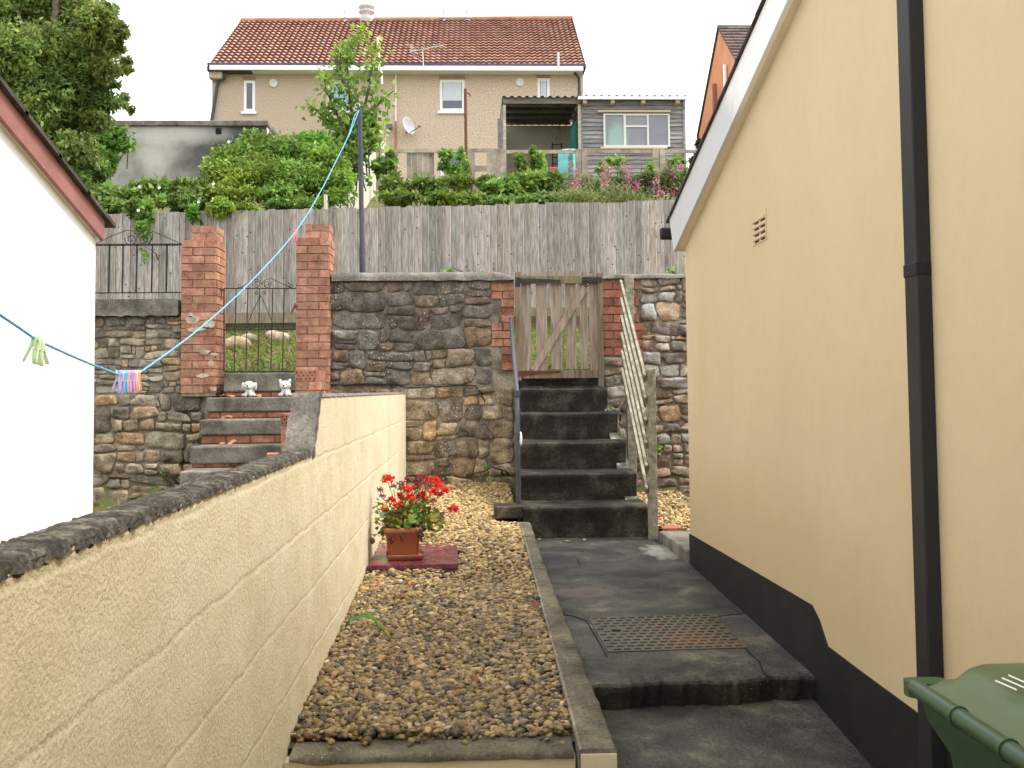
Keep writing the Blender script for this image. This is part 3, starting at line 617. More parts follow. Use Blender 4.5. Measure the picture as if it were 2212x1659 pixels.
# manhole cover
t = thing('manhole_cover', PZ(1440, 1370, -1.03), 'rusty rectangular steel manhole cover with raised dashes set in the path', 'manhole cover')
c4 = [PZ(u, v, pz(4.1)) for u, v in ((1272, 1342), (1545, 1333), (1612, 1400), (1313, 1409))]
c4 = [V(p.x, p.y, pz(p.y)+.004) for p in c4]
M_man = mat('rusty_steel_plate', [(.35, (.05, .045, .035)), (.55, (.085, .07, .045)), (.7, (.14, .075, .035))], 4, .45, rr=(.25, .6), spec=.5)
mb = MB(); mb.poly(c4, (0, 0, -.01)); mb.build('plate', M_man, t)
mb = MB()
def mp_(a, b): return c4[0].lerp(c4[1], a).lerp(c4[3].lerp(c4[2], a), b)
for i in range(13):
    for j in range(12):
        a, b = (i+.5+.5*(j % 2))/13.6, (j+.5)/12
        if ((a-.15)**2 + (b-.42)**2) < .006: continue
        p, q = mp_(a-.024, b), mp_(a+.024, b); mb.bar(p+V(0, 0, .001), q+V(0, 0, .001), .0035, .005, (.7, .7, .7))
mb.build('raised_dashes', M_man, t)
mb = MB(); mb.lathe(mp_(.15, .42)+V(0, 0, .001), [(0, .001), (.018, .001), (.024, .0)], 16); mb.build('key_hole', MATS['shadow_gap'], t)
# brick edging and little kerb at the far end of the path
for k, (u, w_) in enumerate(((1418, .085), (1445, .16))):
    p = PY(u, 1136, 6.66); mb = MB(); mb.box((p.x-w_/2, 6.64, -1.03), (p.x+w_/2, 6.74, -.925), (1.1, .75, .75))
    mb.build('edging_brick', M_brick, label=('short end of a red brick edging the gravel, next to the handrail post', 'long red brick edging the gravel by the yellow house corner')[k], cat='brick', group='bricks edging the small gravel patch', bevel=.005)
mb = MB(); mb.poly([(XH-.02, 5.84, -1.05), (XH-.035, 6.62, -1.05), (XH+.2, 6.62, -1.05), (XH+.2, 5.84, -1.05)], (0, 0, .11)); mb.build('concrete_kerb', M_conc, label='short grey concrete kerb running from the edging bricks to the house corner', cat='kerb', bevel=.012)

# ------------------------------------------------------------------ dark stone steps
t = thing('stone_steps', (.75, 7.4, -1.05), 'flight of five dark worn stone steps leading up to the wooden picket gate', 'steps')
st = [(6.75, 1092, 1130, 1400), (7.1, 1020, 1125, 1375), (7.45, 953, 1125, 1352), (7.8, 890, 1125, 1334), (8.15, 837, 1125, 1312)]
prevz = -1.06
for i, (y, v, ul, ur) in enumerate(st):
    a = PY(ul, v, y); b = PY(ur, v, y); z = PY(1220, v, y).z; yb = st[i+1][0]+.06 if i < 4 else YW+.35
    mb = MB()
    def sf(s, q, a=a, b=b, y=y, z=z, yb=yb, prevz=prevz):
        x = a.x + (b.x-a.x)*s; k = int(round(q*8)); e = .012*nz(x, y, 0, 5)+.005*nz(x, y, 3, 25)
        ed = .02*max(0, 1-min(s, 1-s)*18)
        yy, zz = [(y+.02, prevz-.02), (y+.012, prevz+.05), (y+.008, (prevz+z)/2), (y-.004, z-.045), (y-.012, z-.02), (y-.004+ed*.5, z-.004-ed*.3), (y+.02, z-ed*.3), ((y+yb)/2, z), (yb, z)][k]
        wear = -.008*math.sin(math.pi*s) if k > 4 else 0
        return V(x, yy+e*(1 if k < 7 else 0), zz+wear+.004*nz(x, zz, k, 9))
    mb.grid(lambda s, q: sf(s, q), 44, 8)
    for s in (0, 1): mb.add([sf(s, q/8) for q in range(9)] + [V(sf(s, 0).x, yb, prevz-.1)], [tuple(range(10))])
    mb.build('step', M_darkconc, t, recalc=False, label='bottom step with a cracked left half' if i == 0 else None); prevz = z
mb = MB(); a = PY(1068, 1096, 6.78); zt_ = PY(1100, 1094, 6.75).z
mb.box((a.x, 6.77, zt_-.085), (PY(1131, 1100, 6.75).x-.002, 7.02, zt_-.004), (1.8, 1.7, 1.55)); mb.build('side_slab', M_darkconc, t, bevel=.008, seg=2)
mb = MB()   # rendered side cheek, right
ch = [(1.06, 6.80, -1.0), (1.06, 8.58, -1.0), (1.06, 8.58, .0), (1.06, 8.2, -.02), (1.06, 7.85, -.2), (1.06, 7.5, -.41), (1.06, 7.15, -.62), (1.06, 6.82, -.83)]
mb.poly([(PY(1404, 1100, 6.75).x-.03+.01*nz(p[1], 0, 0, 3), p[1], p[2]-.01) for p in [(q[0], q[1], q[2]-(.11 if q[2] > -.9 else 0)) for q in ch]], (-.09, 0, 0))
M_cheek = mat('peeling_lime_render', [(.42, (.05, .045, .038)), (.55, (.13, .12, .1)), (.68, (.42, .4, .35))], 9, .9, .004, 60); mb.build('side_cheek', M_cheek, t)
mb = MB(); mb.bar(PY(1213, 1103, 6.735), PY(1205, 1160, 6.735), .004, .008); mb.bar(PY(1220, 1100, 6.735), PY(1213, 1118, 6.735), .004, .008)
mb.build('crack', MATS['shadow_gap'], t)
mb = MB(); zt_ = PY(1220, 837, 8.15).z       # threshold under the gate
mb.box((wx(1127, 830, 8.3), 8.36, zt_-.01), (wx(1300, 830, 8.3), 8.5, zt_+.012)); mb.box((wx(1127, 830, 8.3), 8.52, zt_-.05), (wx(1300, 830, 8.3), 9.1, zt_+.13)); mb.build('threshold', M_darkconc, t)

# ------------------------------------------------------------------ picket gate
YG = 8.42; g_ = lambda u, v, y=YG: PY(u, v, y)
t = thing('picket_gate', (g_(1208, 820).x, YG, g_(1208, 820).z), 'weathered wooden picket gate with a diagonal brace at the top of the stone steps', 'gate')
mb = MB()
for a, b, ta, tb in ((1127, 1148, 593, 805), (1158, 1182, 590, 800), (1190, 1214, 585, 798), (1222, 1245, 585, 797), (1253, 1270, 588, 797), (1273, 1291, 591, 803)):
    k = random.uniform(.95, 1.25); mb = MB(); mb.box((g_(a, 700).x, YG, g_(a, tb).z), (g_(b, 700).x, YG+.016, g_(a, ta).z), (k, k, k)); mb.build('picket', M_gate, t)
mb = MB(); mb.box((g_(1126, 600).x, YG-.028, g_(1200, 613).z), (g_(1291, 600).x, YG-.001, g_(1200, 597).z), (.75, .8, .65)); mb.build('top_rail', M_gate, t)
mb = MB(); mb.box((g_(1127, 600).x, YG-.028, g_(1200, 822).z+.02), (g_(1290, 600).x, YG-.001, g_(1200, 800).z), (.8, .78, .65)); mb.build('bottom_rail', M_gate, t)
mb = MB(); mb.bar(g_(1152, 800, YG-.012), g_(1265, 620, YG-.012), .022, .058, (1.3, 1.25, 1.2), V(0, 0, 1)); mb.build('brace', M_gate, t)
mb = MB(); mb.poly([g_(1119, 601, YG-.032), g_(1119, 612, YG-.032), g_(1211, 610, YG-.032), g_(1211, 604, YG-.032)], (0, .003, 0), (1, 1, 1)); mb.build('strap_hinge', M_iron, t)
mb = MB(); mb.poly([g_(1119, 801, YG-.032), g_(1119, 814, YG-.032), g_(1211, 804, YG-.032), g_(1211, 801, YG-.032)], (0, .003, 0)); mb.build('strap_hinge', mat('rust_brown_paint', [(.3, (.07, .025, .018)), (.7, (.14, .05, .035))], 9, .8), t)
mb = MB(); mb.box((g_(1256, 600).x, YG-.045, g_(1270, 610).z), (g_(1293, 600).x, YG-.03, g_(1270, 600).z)); c = g_(1266, 612, YG-.05)
mb.tube([c+V(.028*math.cos(i/10*6.283), 0, .028*math.sin(i/10*6.283)) for i in range(11)], .004, 6); mb.build('ring_latch', M_iron, t)
t = thing('gate_post', (g_(1120, 700).x, YG, g_(1120, 825).z), 'rusty brown and grey gate post left of the picket gate, against the brick quoin', 'post', 'posts of the picket gate')
mb = MB(); mb.box((g_(1114, 700).x, YG-.03, g_(1120, 822).z), (g_(1126, 700).x, YG+.05, g_(1120, 588).z), (.9, .8, .72)); mb.build('post', M_gate, t, bevel=.004)
mb = MB(); mb.box((g_(1114, 700).x-.003, YG-.034, g_(1120, 620).z), (g_(1124, 700).x, YG-.0305, g_(1120, 600).z)); mb.build('bracket', M_iron, t)
t = thing('gate_post', (g_(1297, 700).x, YG, g_(1297, 830).z), 'plain grey gate post right of the picket gate, latch side', 'post', 'posts of the picket gate')
mb = MB(); mb.box((g_(1291, 700).x, YG-.035, g_(1297, 838).z), (g_(1302, 700).x, YG+.04, g_(1297, 590).z), (.8, .78, .7)); mb.build('post', M_gate, t, bevel=.004)
mb = MB(); p = g_(1296, 604, YG-.045); mb.box((p.x-.025, p.y-.004, p.z-.02), (p.x+.02, p.y+.008, p.z+.02)); mb.build('catch', M_iron, t)

# wooden handrail
t = thing('wooden_handrail', PY(1410, 1133, 6.62), 'slanting wooden handrail of six thin rails between two posts beside the stone steps', 'handrail')
a, b = PY(1399, 1140, 6.62), PY(1421, 1140, 6.62); tp = PY(1410, 797, 6.62).z
mb = MB(); mb.box((PY(1400, 960, 6.62).x, 6.62, -1.0), (PY(1419, 960, 6.62).x, 6.68, tp)); mb.build('post', M_rail, t, label='near square post', bevel=.004)
mb = MB(); mb.box((PY(1352, 700, 8.3).x, 8.30, -.8), (PY(1371, 700, 8.3).x, 8.36, PY(1350, 598, 8.3).z)); mb.build('post', M_rail, t, label='far post against the brick', bevel=.004)
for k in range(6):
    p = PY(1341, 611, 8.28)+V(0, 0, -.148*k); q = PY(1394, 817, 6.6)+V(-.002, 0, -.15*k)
    mb = MB(); mb.bar(p, q, .018, .044, (.62, .6, .55)); mb.bar(p+V(0, 0, .0245), q+V(0, 0, .0245), .0185, .006, (1.0, 1.0, .95)); mb.build('rail', M_rail, t)  # side tint paints in shade; top strip paints in light on weathered wood
# black steel handrail
t = thing('steel_handrail', PY(1120, 1090, 6.9), 'thin black steel pipe handrail at the left edge of the stone steps', 'handrail')
p0, p1, p2 = PY(1120, 1092, 6.9), PY(1117, 850, 6.9), PY(1103, 688, 8.45); pm = p1.lerp(p2, .12)+V(0, 0, .01)
mb = MB(); mb.tube([p0, p0.lerp(p1, .5), p1, pm, p1.lerp(p2, .5), p2], .0165, 10); mb.build('pipe', M_pole, t)
mb = MB(); 
for f in (.62, 1.0): q = p0.lerp(p1, f); mb.tube([q-V(0, 0, .02), q+V(0, 0, .02)], .021, 10)
mb.build('joint', M_pole, t)
mb = MB(); c = p0.lerp(p1, .66)+V(.02, -.0, -.05); mb.ball(c, (.012, .015, .05), (1, 1, 1)); 
mb.build('paint_splash', M_white, t)

# ------------------------------------------------------------------ yellow house
M_yel = mat('smooth_yellow_render', [(.3, (.575, .46, .285)), (.5, (.61, .49, .305)), (.7, (.635, .515, .325))], 1.2, .85, .0008, 130, stretch=(1, 1, .6), grain=(22, .02), extra=lambda H, c: blobmix(H, c, (XH, 4.6, -.72), (.2, 1.6, .3), (.5, .41, .22), .8, 3, .8, .5))
M_tile = mat('dark_roof_slate', [(.3, (.04, .035, .032)), (.7, (.11, .09, .08))], 12, .8)
t = thing('yellow_house', (3, 2.5, -1.4), 'smooth yellow rendered house gable with a black painted plinth on the right', 'house')
zg = lambda y: .896 + .296*(5.595-y)
mb = MB(); mb.poly([(XH, 5.8, -1.4), (XH, 5.8, zg(5.8)+.12), (XH, -2.6, zg(-2.6)+.12), (XH, -2.6, -1.4)], (5, 0, 0)); mb.build('wall', M_yel, t)
mb = MB(); xp = XH-.006        # plinth paint is a thin coat on the wall
pts = [(1487, 1152), (1600, 1218), (1752, 1307), (1768, 1340), (1786, 1396), (1860, 1452), (1981, 1541), (2212, 1700)]
q = [PX(u, v, xp) for u, v in pts]; q[0].y = 5.806
mb.poly([(xp, 5.806, -1.4)] + q + [(xp, q[-1].y, -1.5)], (.012, 0, 0)); mb.build('plinth', M_blk, t)
# bargeboard
xb_ = 1.205
zbb = lambda y: .896 + .296*(5.595-y); ztb = lambda y: 1.131 + .269*(5.575-y)
mb = MB(); mb.poly([(xb_, 5.86, zbb(5.86)), (xb_, 5.97, ztb(5.97)), (xb_, -2.5, ztb(-2.5)), (xb_, -2.5, zbb(-2.5))], (.022, 0, 0)); mb.build('bargeboard', M_white, t)
mb = MB(); mb.poly([(xb_+.022, 5.86, zbb(5.86)), (xb_+.022, 5.86, zbb(5.86)+.012), (xb_+.022, -2.5, zbb(-2.5)+.012), (xb_+.022, -2.5, zbb(-2.5))], (.06, 0, 0), (.75, .66, .5)); mb.build('soffit', M_plain, t)
mb = MB(); n = 26
for i in range(n):
    ya, yb2 = 6.02 - i*.33, 6.02-(i+1)*.33-.03
    mb.poly([(xb_-.014, ya, ztb(ya)+.003), (xb_-.014, ya, ztb(ya)+.016), (xb_-.014, yb2, ztb(yb2)+.01), (xb_-.014, yb2, ztb(yb2)+.001)], (5, 0, 0), (random.uniform(.7, 1.2),)*3)
mb.build('roof', M_tile, t)
mb = MB(); p = PY(1436, 505, 6.1); mb.box((p.x-.028, 6.06, p.z-.035), (p.x+2, 6.13, p.z+.035)); mb.build('gutter', M_blk, t, bevel=.01)
# downpipe
mb = MB(); yp0, yp1 = 2.667, 2.745; xq_ = 1.217
mb.box((xq_, yp0, -1.35), (XH-.001, yp1, 2.3)); mb.build('downpipe', mat('grey_black_plastic', [(.3, (.02, .02, .022)), (.7, (.028, .028, .03))], 6, .5), t, bevel=.004)
zco = PX(1990, 575, XH-.04).z
mb = MB(); mb.box((xq_-.0025, yp0-.0025, zco-.022), (XH-.002, yp1+.0025, zco+.016)); mb.build('pipe_collar', M_blk, t, bevel=.004)
# air brick
a = PX(1625, 468, XH); b = PX(1657, 512, XH); y0, y1 = b.y, a.y; z0, z1 = a.z-.135, a.z-.0
mb = MB(); mb.box((XH-.004, y0, z0), (XH+.02, y1, z1)); xg = XH-.004
for k in range(4):
    zz = z0 + (z1-z0)*(.1+.2*k); mb.poly([(xg, y0+.01, zz), (xg-.006, y0+.01, zz+.004), (xg-.006, y1-.03, zz+.004), (xg, y1-.03, zz)], (0, 0, .012))
mb.build('air_brick', M_yel, t)
mb = MB()
for k in range(4):
    zz = z0 + (z1-z0)*(.1+.2*k)-.008
    for j in range(2): yy = y0+.012+j*.09; mb.box((XH-.0052, yy, zz), (XH-.0042, yy+.06, zz+.008))
mb.build('vent_slots', MATS['shadow_gap'], t)
for y_ in (): pass

# ------------------------------------------------------------------ white house on the left
XL = -1.85
t = thing('white_house', (-4, 2.5, -1.5), 'bright white rendered house side with a red brown bargeboard on the left', 'house')
zl = lambda y: .78 + .29*(4.9-y)
M_wr = mat('white_render', [(.3, (.84, .84, .83)), (.7, (.88, .88, .87))], 3, .8, .001, 90)
mb = MB(); mb.poly([(XL, 4.95, -1.6), (XL, 4.95, zl(4.95)+.06), (XL, -2, zl(-2)+.06), (XL, -2, -1.6)], (-5, 0, 0)); mb.build('wall', M_wr, t)
M_red = mat('faded_red_brown_paint', [(.3, (.24, .1, .085)), (.7, (.36, .165, .14))], 5, .6, extra=speckle((.55, .5, .47), 26, .06, 3, .5))
xb2 = XL+.035
mb = MB(); mb.poly([(xb2, 4.97, zl(4.97)-.0), (xb2, 4.97, zl(4.97)+.105), (xb2, -2, zl(-2)+.112), (xb2, -2, zl(-2))], (-.02, 0, 0)); mb.build('bargeboard', M_red, t)
mb = MB(); mb.poly([(xb2-.02, 4.93, zl(4.93)), (xb2-.02, 4.93, zl(4.93)+.01), (xb2-.02, -2, zl(-2)+.01), (xb2-.02, -2, zl(-2))], (-.03, 0, 0), (.62, .52, .38)); mb.build('soffit', M_plain, t)
mb = MB()
for i in range(22):
    ya, yb2 = 5.05-i*.33, 5.05-(i+1)*.33-.03
    f_ = lambda y: zl(y)+.1+.004*max(0, 5-y)
    mb.poly([(xb2+.025, ya, f_(ya)), (xb2+.025, ya, f_(ya)+.022), (xb2+.025, yb2, f_(yb2)+.016), (xb2+.025, yb2, f_(yb2))], (-5, 0, 0), (random.uniform(.7, 1.2),)*3)
mb.build('roof', M_tile, t)
mb = MB(); p = PY(238, 474, 5.05); 
hp = [(p.y+.035*math.cos(an), p.z+.012-.04*math.sin(an)) for an in [math.pi*i/8 for i in range(9)]]
mb.poly([(p.x+.015, y, z) for y, z in hp], (-4, 0, 0)); mb.build('gutter', M_red, t)

# ------------------------------------------------------------------ main fence
YF = 12.5
t = thing('board_fence', (-1, YF, .8), 'long grey weathered close board fence above the stone walls', 'fence')
ztf = lambda x: 2.262 + (x+3.9)*.0215
mb = MB(); x = PY(150, 500, YF).x; xe = PY(1620, 500, YF).x
while x < xe:
    w_ = random.uniform(.078, .098); k = random.choice([.8, .9, .95, 1, 1.05, 1.15, 1.22]); tw = random.uniform(-.002, .004); zt_ = ztf(x)+random.uniform(-.012, .012)
    tn = (k*random.uniform(.98, 1.05), k, k*random.uniform(.93, 1.03)); zb_ = .95 if x < .5 else 1.0
    mb.add([V(x, YF, zb_), V(x+w_+.012, YF-.014-tw, zb_), V(x+w_+.012, YF-.014-tw, zt_), V(x, YF, zt_), V(x, YF+.006, zb_), V(x+w_+.012, YF-.002, zb_), V(x+w_+.012, YF-.002, zt_), V(x, YF+.006, zt_)],
           [(0, 1, 2, 3), (4, 7, 6, 5), (1, 5, 6, 2), (3, 2, 6, 7), (0, 4, 5, 1), (0, 3, 7, 4)], tn)
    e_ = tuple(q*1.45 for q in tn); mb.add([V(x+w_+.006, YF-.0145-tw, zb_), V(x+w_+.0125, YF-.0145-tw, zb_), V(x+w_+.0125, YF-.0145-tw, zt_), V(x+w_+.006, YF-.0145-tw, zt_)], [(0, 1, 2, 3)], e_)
    x += w_
mb.build('boards', M_fence, t)
mb = MB(); mb.box((PY(150, 500, YF).x, YF-.03, .87), (PY(800, 500, YF).x, YF+.01, 1.0), (.95, 1, .9)); mb.box((PY(800, 500, YF).x+.005, YF-.03, .93), (xe, YF+.01, 1.04), (.9, .95, .85)); mb.build('gravel_board', M_gate, t)

# ------------------------------------------------------------------ clothes pole and line
t = thing('clothes_pole', (PY(783, 590, 8.95).x, 8.95, .1), 'tall dark grey steel clothes line pole behind the stone wall', 'pole')
tp = PY(777, 232, 8.95); bt_ = PY(783, 590, 8.95); bt_ = tp.lerp(bt_, 1.7)
mb = MB(); mb.tube([bt_, tp.lerp(bt_, .5)], .028, 14); mb.build('lower_pole', M_pole, t)
mb = MB(); mb.tube([tp.lerp(bt_, .53), tp], .0225, 14); mb.build('upper_pole', M_pole, t)
mb = MB(); c = tp + V(-.02, 0, .015); mb.tube([c+V(.022*math.cos(a), 0, .022*math.sin(a)) for a in [i*.6283 for i in range(11)]], .004, 6); mb.build('hook', mat('bright_steel', [(.3, (.5, .5, .5)), (.7, (.6, .6, .6))], 5, .35, metal=.8), t)
def rp(u, v): return PY(u, v, 2496/((1020-u)+36.5))
pts = [(775, 240), (757, 285), (740, 320), (700, 400), (668, 457), (638, 502), (600, 547), (560, 590), (520, 631), (480, 668), (440, 703), (400, 735), (360, 764), (325, 789), (300, 806), (285, 810), (262, 809), (250, 807), (200, 788), (160, 771), (120, 753), (100, 744), (84, 738), (70, 728), (40, 707), (0, 680), (-60, 640), (-200, 540), (-340, 430)]
R3 = [rp(u, v) for u, v in pts]
mb = MB(); rs = .0036; mb.tube(R3, rs, 8)
mb.tube([rp(775, 238)+V(0, .0, 0), rp(768, 250)+V(-.01, 0, .0), rp(756, 284)+V(.0, 0, 0), rp(740, 322)], .0032, 6)
mb.build('clothes_line', M_rope, label='blue nylon clothes line sagging from the grey pole across to the left', cat='rope')
# pegs
def peg(u, v, col, label, group, rot=0, lean=0, L=.072, open_=.014, yaw=0):
    c = rp(u, v); t = thing('clothes_peg', c, label, 'clothes peg', group)
    M4 = Matrix.Translation(c) @ Matrix.Rotation(rot, 4, 'Z') @ Matrix.Rotation(lean, 4, 'Y')
    for s in (-1, 1):
        mb = MB(); prof_ = [(0, .008, .0035), (.012, .0035, .005), (.028, .003, .0045), (.04, .006, .0045), (.056, .5*open_+.002, .0045), (L-.004, open_*.8, .004), (L, open_*.8, .001)]
        vs = []
        for d, x_, h in prof_:
            for dx, dy in ((-h*.7, -.005), (h*.7, -.005), (h*.7, .005), (-h*.7, .005)): vs.append(M4 @ V(s*(x_)+dx, dy, .012-d))
        fs = [(i*4+k, i*4+(k+1) % 4, (i+1)*4+(k+1) % 4, (i+1)*4+k) for i in range(len(prof_)-1) for k in range(4)] + [(3, 2, 1, 0), (24, 25, 26, 27)]
        mb.add(vs, fs, col, True); mb.build('prong', M_plastic, t)
    mb = MB(); q = M4 @ V(0, 0, -.022); mb.tube([M4 @ V(.009*math.cos(a), .006*math.sin(a), -.022) for a in [i*.524 for i in range(13)]], .0011, 5); mb.build('spring', MATS['bright_steel'], t)
GP = 'pale green pegs on the left stretch of line'; CP = 'bunch of coloured pegs at the lowest point of the line'
peg(74, 733, (.42, .6, .3), 'leftmost of the three pale green pegs, leaning left', GP, .3, .22); peg(83, 737, (.55, .7, .42), 'middle of the three pale green pegs', GP, 1.5, .05); peg(89, 739, (.6, .72, .5), 'rightmost of the three pale green pegs', GP, 1.3, -.22)
for u, c_, l_, r_, le in ((256, (.4, .38, .6), 'greyish lilac peg at the left end of the bunch, splayed open', .2, .12), (263, (.42, .4, .75), 'lilac peg second from the left in the bunch', 1.2, .05), (269, (.08, .5, .68), 'bright turquoise peg in the left half of the bunch', 1.4, -.02),
                      (276, (.85, .38, .42), 'salmon peg in the middle of the bunch, right of the turquoise one', 1.45, -.04), (283, (.42, .3, .68), 'violet peg right of the salmon peg', 1.5, -.08), (289, (.88, .35, .55), 'hot pink peg in the right half of the bunch', 1.5, -.1),
                      (294, (.72, .66, .35), 'yellowish pink peg second from the right in the bunch', 1.5, -.12), (299, (.86, .36, .3), 'coral peg at the right end of the bunch', 1.6, -.16)):
    peg(u, 808, c_, l_, CP, r_, le)
peg(638, 501, (.8, .2, .26), 'single red pink peg high on the line in front of the brick pillar', 'lone peg on the upper line', .9, .05)

# ------------------------------------------------------------------ dog ornaments
def dog(u, v, y, label, ears):
    c = PY(u, v, y); t = thing('dog_ornament', c, label, 'garden ornament', 'white dog ornaments on the step'); s = .135
    mb = MB(); B = lambda x, yy, z, r: mb.ball(c+V(x*s, yy*s, z*s), tuple(q*s for q in r) if isinstance(r, tuple) else r*s)
    B(.02, .12, .26, (.3, .3, .26)); B(0, -.02, .68, (.36, .31, .29)); B(-.02, -.22, .6, (.2, .2, .15)); B(-.18, -.2, .12, (.1, .13, .14)); B(.14, -.2, .12, (.1, .13, .14))
    B(-.3, -.1, .1, (.12, .2, .1)); B(.32, -.08, .1, (.12, .2, .1)); B(.0, -.05, .35, (.2, .2, .2))
    if ears == 'flop':
        B(-.37, 0, .66, (.09, .14, .24)); B(.4, 0, .64, (.09, .14, .25))
    else:
        B(-.3, 0, .93, (.1, .08, .13)); B(.28, 0, .95, (.1, .08, .12))
    o = mb.build('body', M_dog, t); r = o.modifiers.new('remesh', 'REMESH'); r.mode = 'VOXEL'; r.voxel_size = .0045; r.use_smooth_shade = True
    mb = MB(); mb.ball(c+V(-.02*s, -.42*s, .66*s), .055*s); mb.build('nose', M_blk, t)
    mb = MB()
    for k in (-1, 1): mb.ball(c+V((.13*k-.01)*s, -.31*s, .75*s), .028*s)
    mb.build('eyes', M_blk, t)
    mb = MB(); mb.tube([c+V((-.1+.04*i)*s, (-.4)*s, (.5+.012*(i-2)**2)*s) for i in range(5)], .012*s, 5); mb.build('mouth', M_blk, t)
M_dog = mat('painted_white_resin', [(.35, (.5, .49, .45)), (.6, (.7, .69, .64))], 16, .7, tinted=False)
zst = PY(540, 858, 8.2).z
dog(538, 857, 8.34, 'white dog ornament with floppy ears sitting on the concrete step', 'flop'); dog(616, 856, 8.34, 'greyish dog ornament with pricked ears nearest the perforated bricks', 'prick')

# ------------------------------------------------------------------ mat, pot, geranium
zm_ = gz(5.65)+.03
t = thing('doormat', (-.32, 5.7, zm_-.04), 'wet dark red flat slab strewn with petals under the flower pot', 'mat')
M_mat = mat('wet_red_slab', [(.35, (.07, .015, .02)), (.55, (.17, .03, .045)), (.7, (.25, .09, .09))], 14, .35, .003, 90, spec=.6, rr=(.15, .5), extra=speckle((.35, .3, .28), 60, .16, 6, .45))
a = [PZ(u, v, zm_) for u, v in ((794, 1221), (990, 1217), (988, 1175), (822, 1173))]; a[0].x = max(a[0].x, XC+.01); a[3].x = max(a[3].x, XC+.01)
mb = MB(); mb.poly(a, (0, 0, -.03)); mb.build('slab', M_mat, t, bevel=.004)
mb = MB(); mb.box((XC+.004, a[0].y-.03, zm_-.07), (a[1].x-.02, a[2].y+.02, zm_-.032)); mb.build('underlay', M_darkconc, t)
M_terra = mat('terracotta_plastic', [(.3, (.34, .115, .062)), (.7, (.42, .155, .085))], 4, .5, spec=.35)
pc = PZ(869, 1209, zm_); rot = math.radians(4); pc = V(pc.x, pc.y+.07, zm_)
def rsq(c, h, z, r=.02, n=5, ro=rot):
    out = []
    for k, (sx, sy) in enumerate(((1, 1), (-1, 1), (-1, -1), (1, -1))):
        for i in range(n+1):
            an = math.pi/2*(k + i/n); x = sx*(h-r)+r*math.cos(an); y = sy*(h-r)+r*math.sin(an)
            out.append(V(c.x + x*math.cos(ro)-y*math.sin(ro), c.y + x*math.sin(ro)+y*math.cos(ro), z))
    return out
def sqlathe(mb, c, prof_, tint=(1, 1, 1), ro=rot):
    rings = [rsq(c, h, z, min(.02, h*.3), ro=ro) for h, z in prof_]; n = len(rings[0]); vs = [p for r in rings for p in r]
    mb.add(vs, [(i*n+k, i*n+(k+1) % n, (i+1)*n+(k+1) % n, (i+1)*n+k) for i in range(len(rings)-1) for k in range(n)] + [tuple(range(n))[::-1]], tint, True)
t = thing('flower_pot', pc, 'square terracotta coloured plastic pot standing on the red slab', 'flower pot')
Z = zm_+.012; mb = MB(); sqlathe(mb, pc, [(.079, Z), (.081, Z+.004), (.094, Z+.135), (.103, Z+.137), (.105, Z+.141), (.105, Z+.158), (.102, Z+.163), (.097, Z+.163), (.094, Z+.15), (.09, Z+.12)]); mb.build('pot_body', M_terra, t)
mb = MB(); mb.poly(rsq(pc, .093, Z+.145), (0, 0, -.01)); mb.build('compost', M_bed, t)
ps = pc+V(.012, .0, 0); mb = MB(); sqlathe(mb, ps, [(.088, zm_+.001), (.094, zm_+.006), (.1, zm_+.028), (.104, zm_+.03), (.104, zm_+.026), (.098, zm_+.01), (.09, zm_+.008), (.01, zm_+.008)], (1.15, 1.15, 1.15)); 
mb.build('saucer', M_terra, label='terracotta coloured plastic saucer under the square pot', cat='saucer')
gt = thing('geranium', pc+V(0, 0, .15), 'bushy potted geranium with red flowers and many withered heads', 'plant')
top = V(pc.x, pc.y, Z+.15)
def gp(u, v, dy=0): return PY(u, v, pc.y+dy)
fl = [(838, 1037, 1.1, 0), (866, 1045, .9, .05), (881, 1036, .7, .08), (905, 1032, .9, 1), (912, 1037, .6, 1), (880, 1057, .9, 0), (886, 1075, .7, 0), (911, 1072, 1.15, 0), (936, 1062, .8, 0), (948, 1049, 1.1, 0), (961, 1060, .9, 0), (929, 1038, .8, 0), (941, 1037, .9, 0), (822, 1059, .8, 1),
      (845, 1080, .7, 0), (860, 1090, .6, 0), (830, 1100, .6, 0), (866, 1070, .6, 0), (980, 1099, 1.0, 0), (900, 1055, .9, 1), (868, 1056, .9, 1), (925, 1052, 1.0, 1), (918, 1083, .8, 1), (936, 1083, .7, 1), (850, 1052, .8, 1), (897, 1040, .7, 1), (875, 1080, .8, 1), (890, 1092, .7, 1), (826, 1072, .6, 1), (918, 1030, .8, 1), (905, 1045, .8, 1), (950, 1070, .6, 1)]
sm = MB()
for i, (u, v, s_, dead) in enumerate(fl):
    dy = random.uniform(-.09, .09); c = gp(u, v, dy); base = top + V(random.uniform(-.05, .05), random.uniform(-.05, .05), 0)
    mid = base.lerp(c, .55) + V(random.uniform(-.012, .012), random.uniform(-.01, .01), .015); sm.tube([base, mid, c-V(0, 0, .012)], .0019, 5, (.75, .85, .3) if not dead else (.9, .6, .3))
    n = int((60 if not dead else 90)*s_); rad = .026*s_; d = rng.normal(size=(n, 3)); d /= np.linalg.norm(d, axis=1)[:, None]; d[:, 2] = abs(d[:, 2])*.9-.15
    C = np.array(c) + d*rad*rng.uniform(.5, 1.1, (n, 1))
    if dead: T = np.array((.22, .07, .07))*rng.uniform(.5, 1.6, (n, 1)); rd = rng.random(n) < .25; T[rd] = (.5, .05, .06)
    else: T = np.array((.88, .045, .055))*rng.uniform(.75, 1.1, (n, 1)); T[:, 1] += rng.uniform(0, .05, n)
    leaves_mesh('flower_head', C, .021 if not dead else .014, .95 if not dead else .5, T, M_flower, gt, label='withered brown flower head' if dead else 'red flower head')
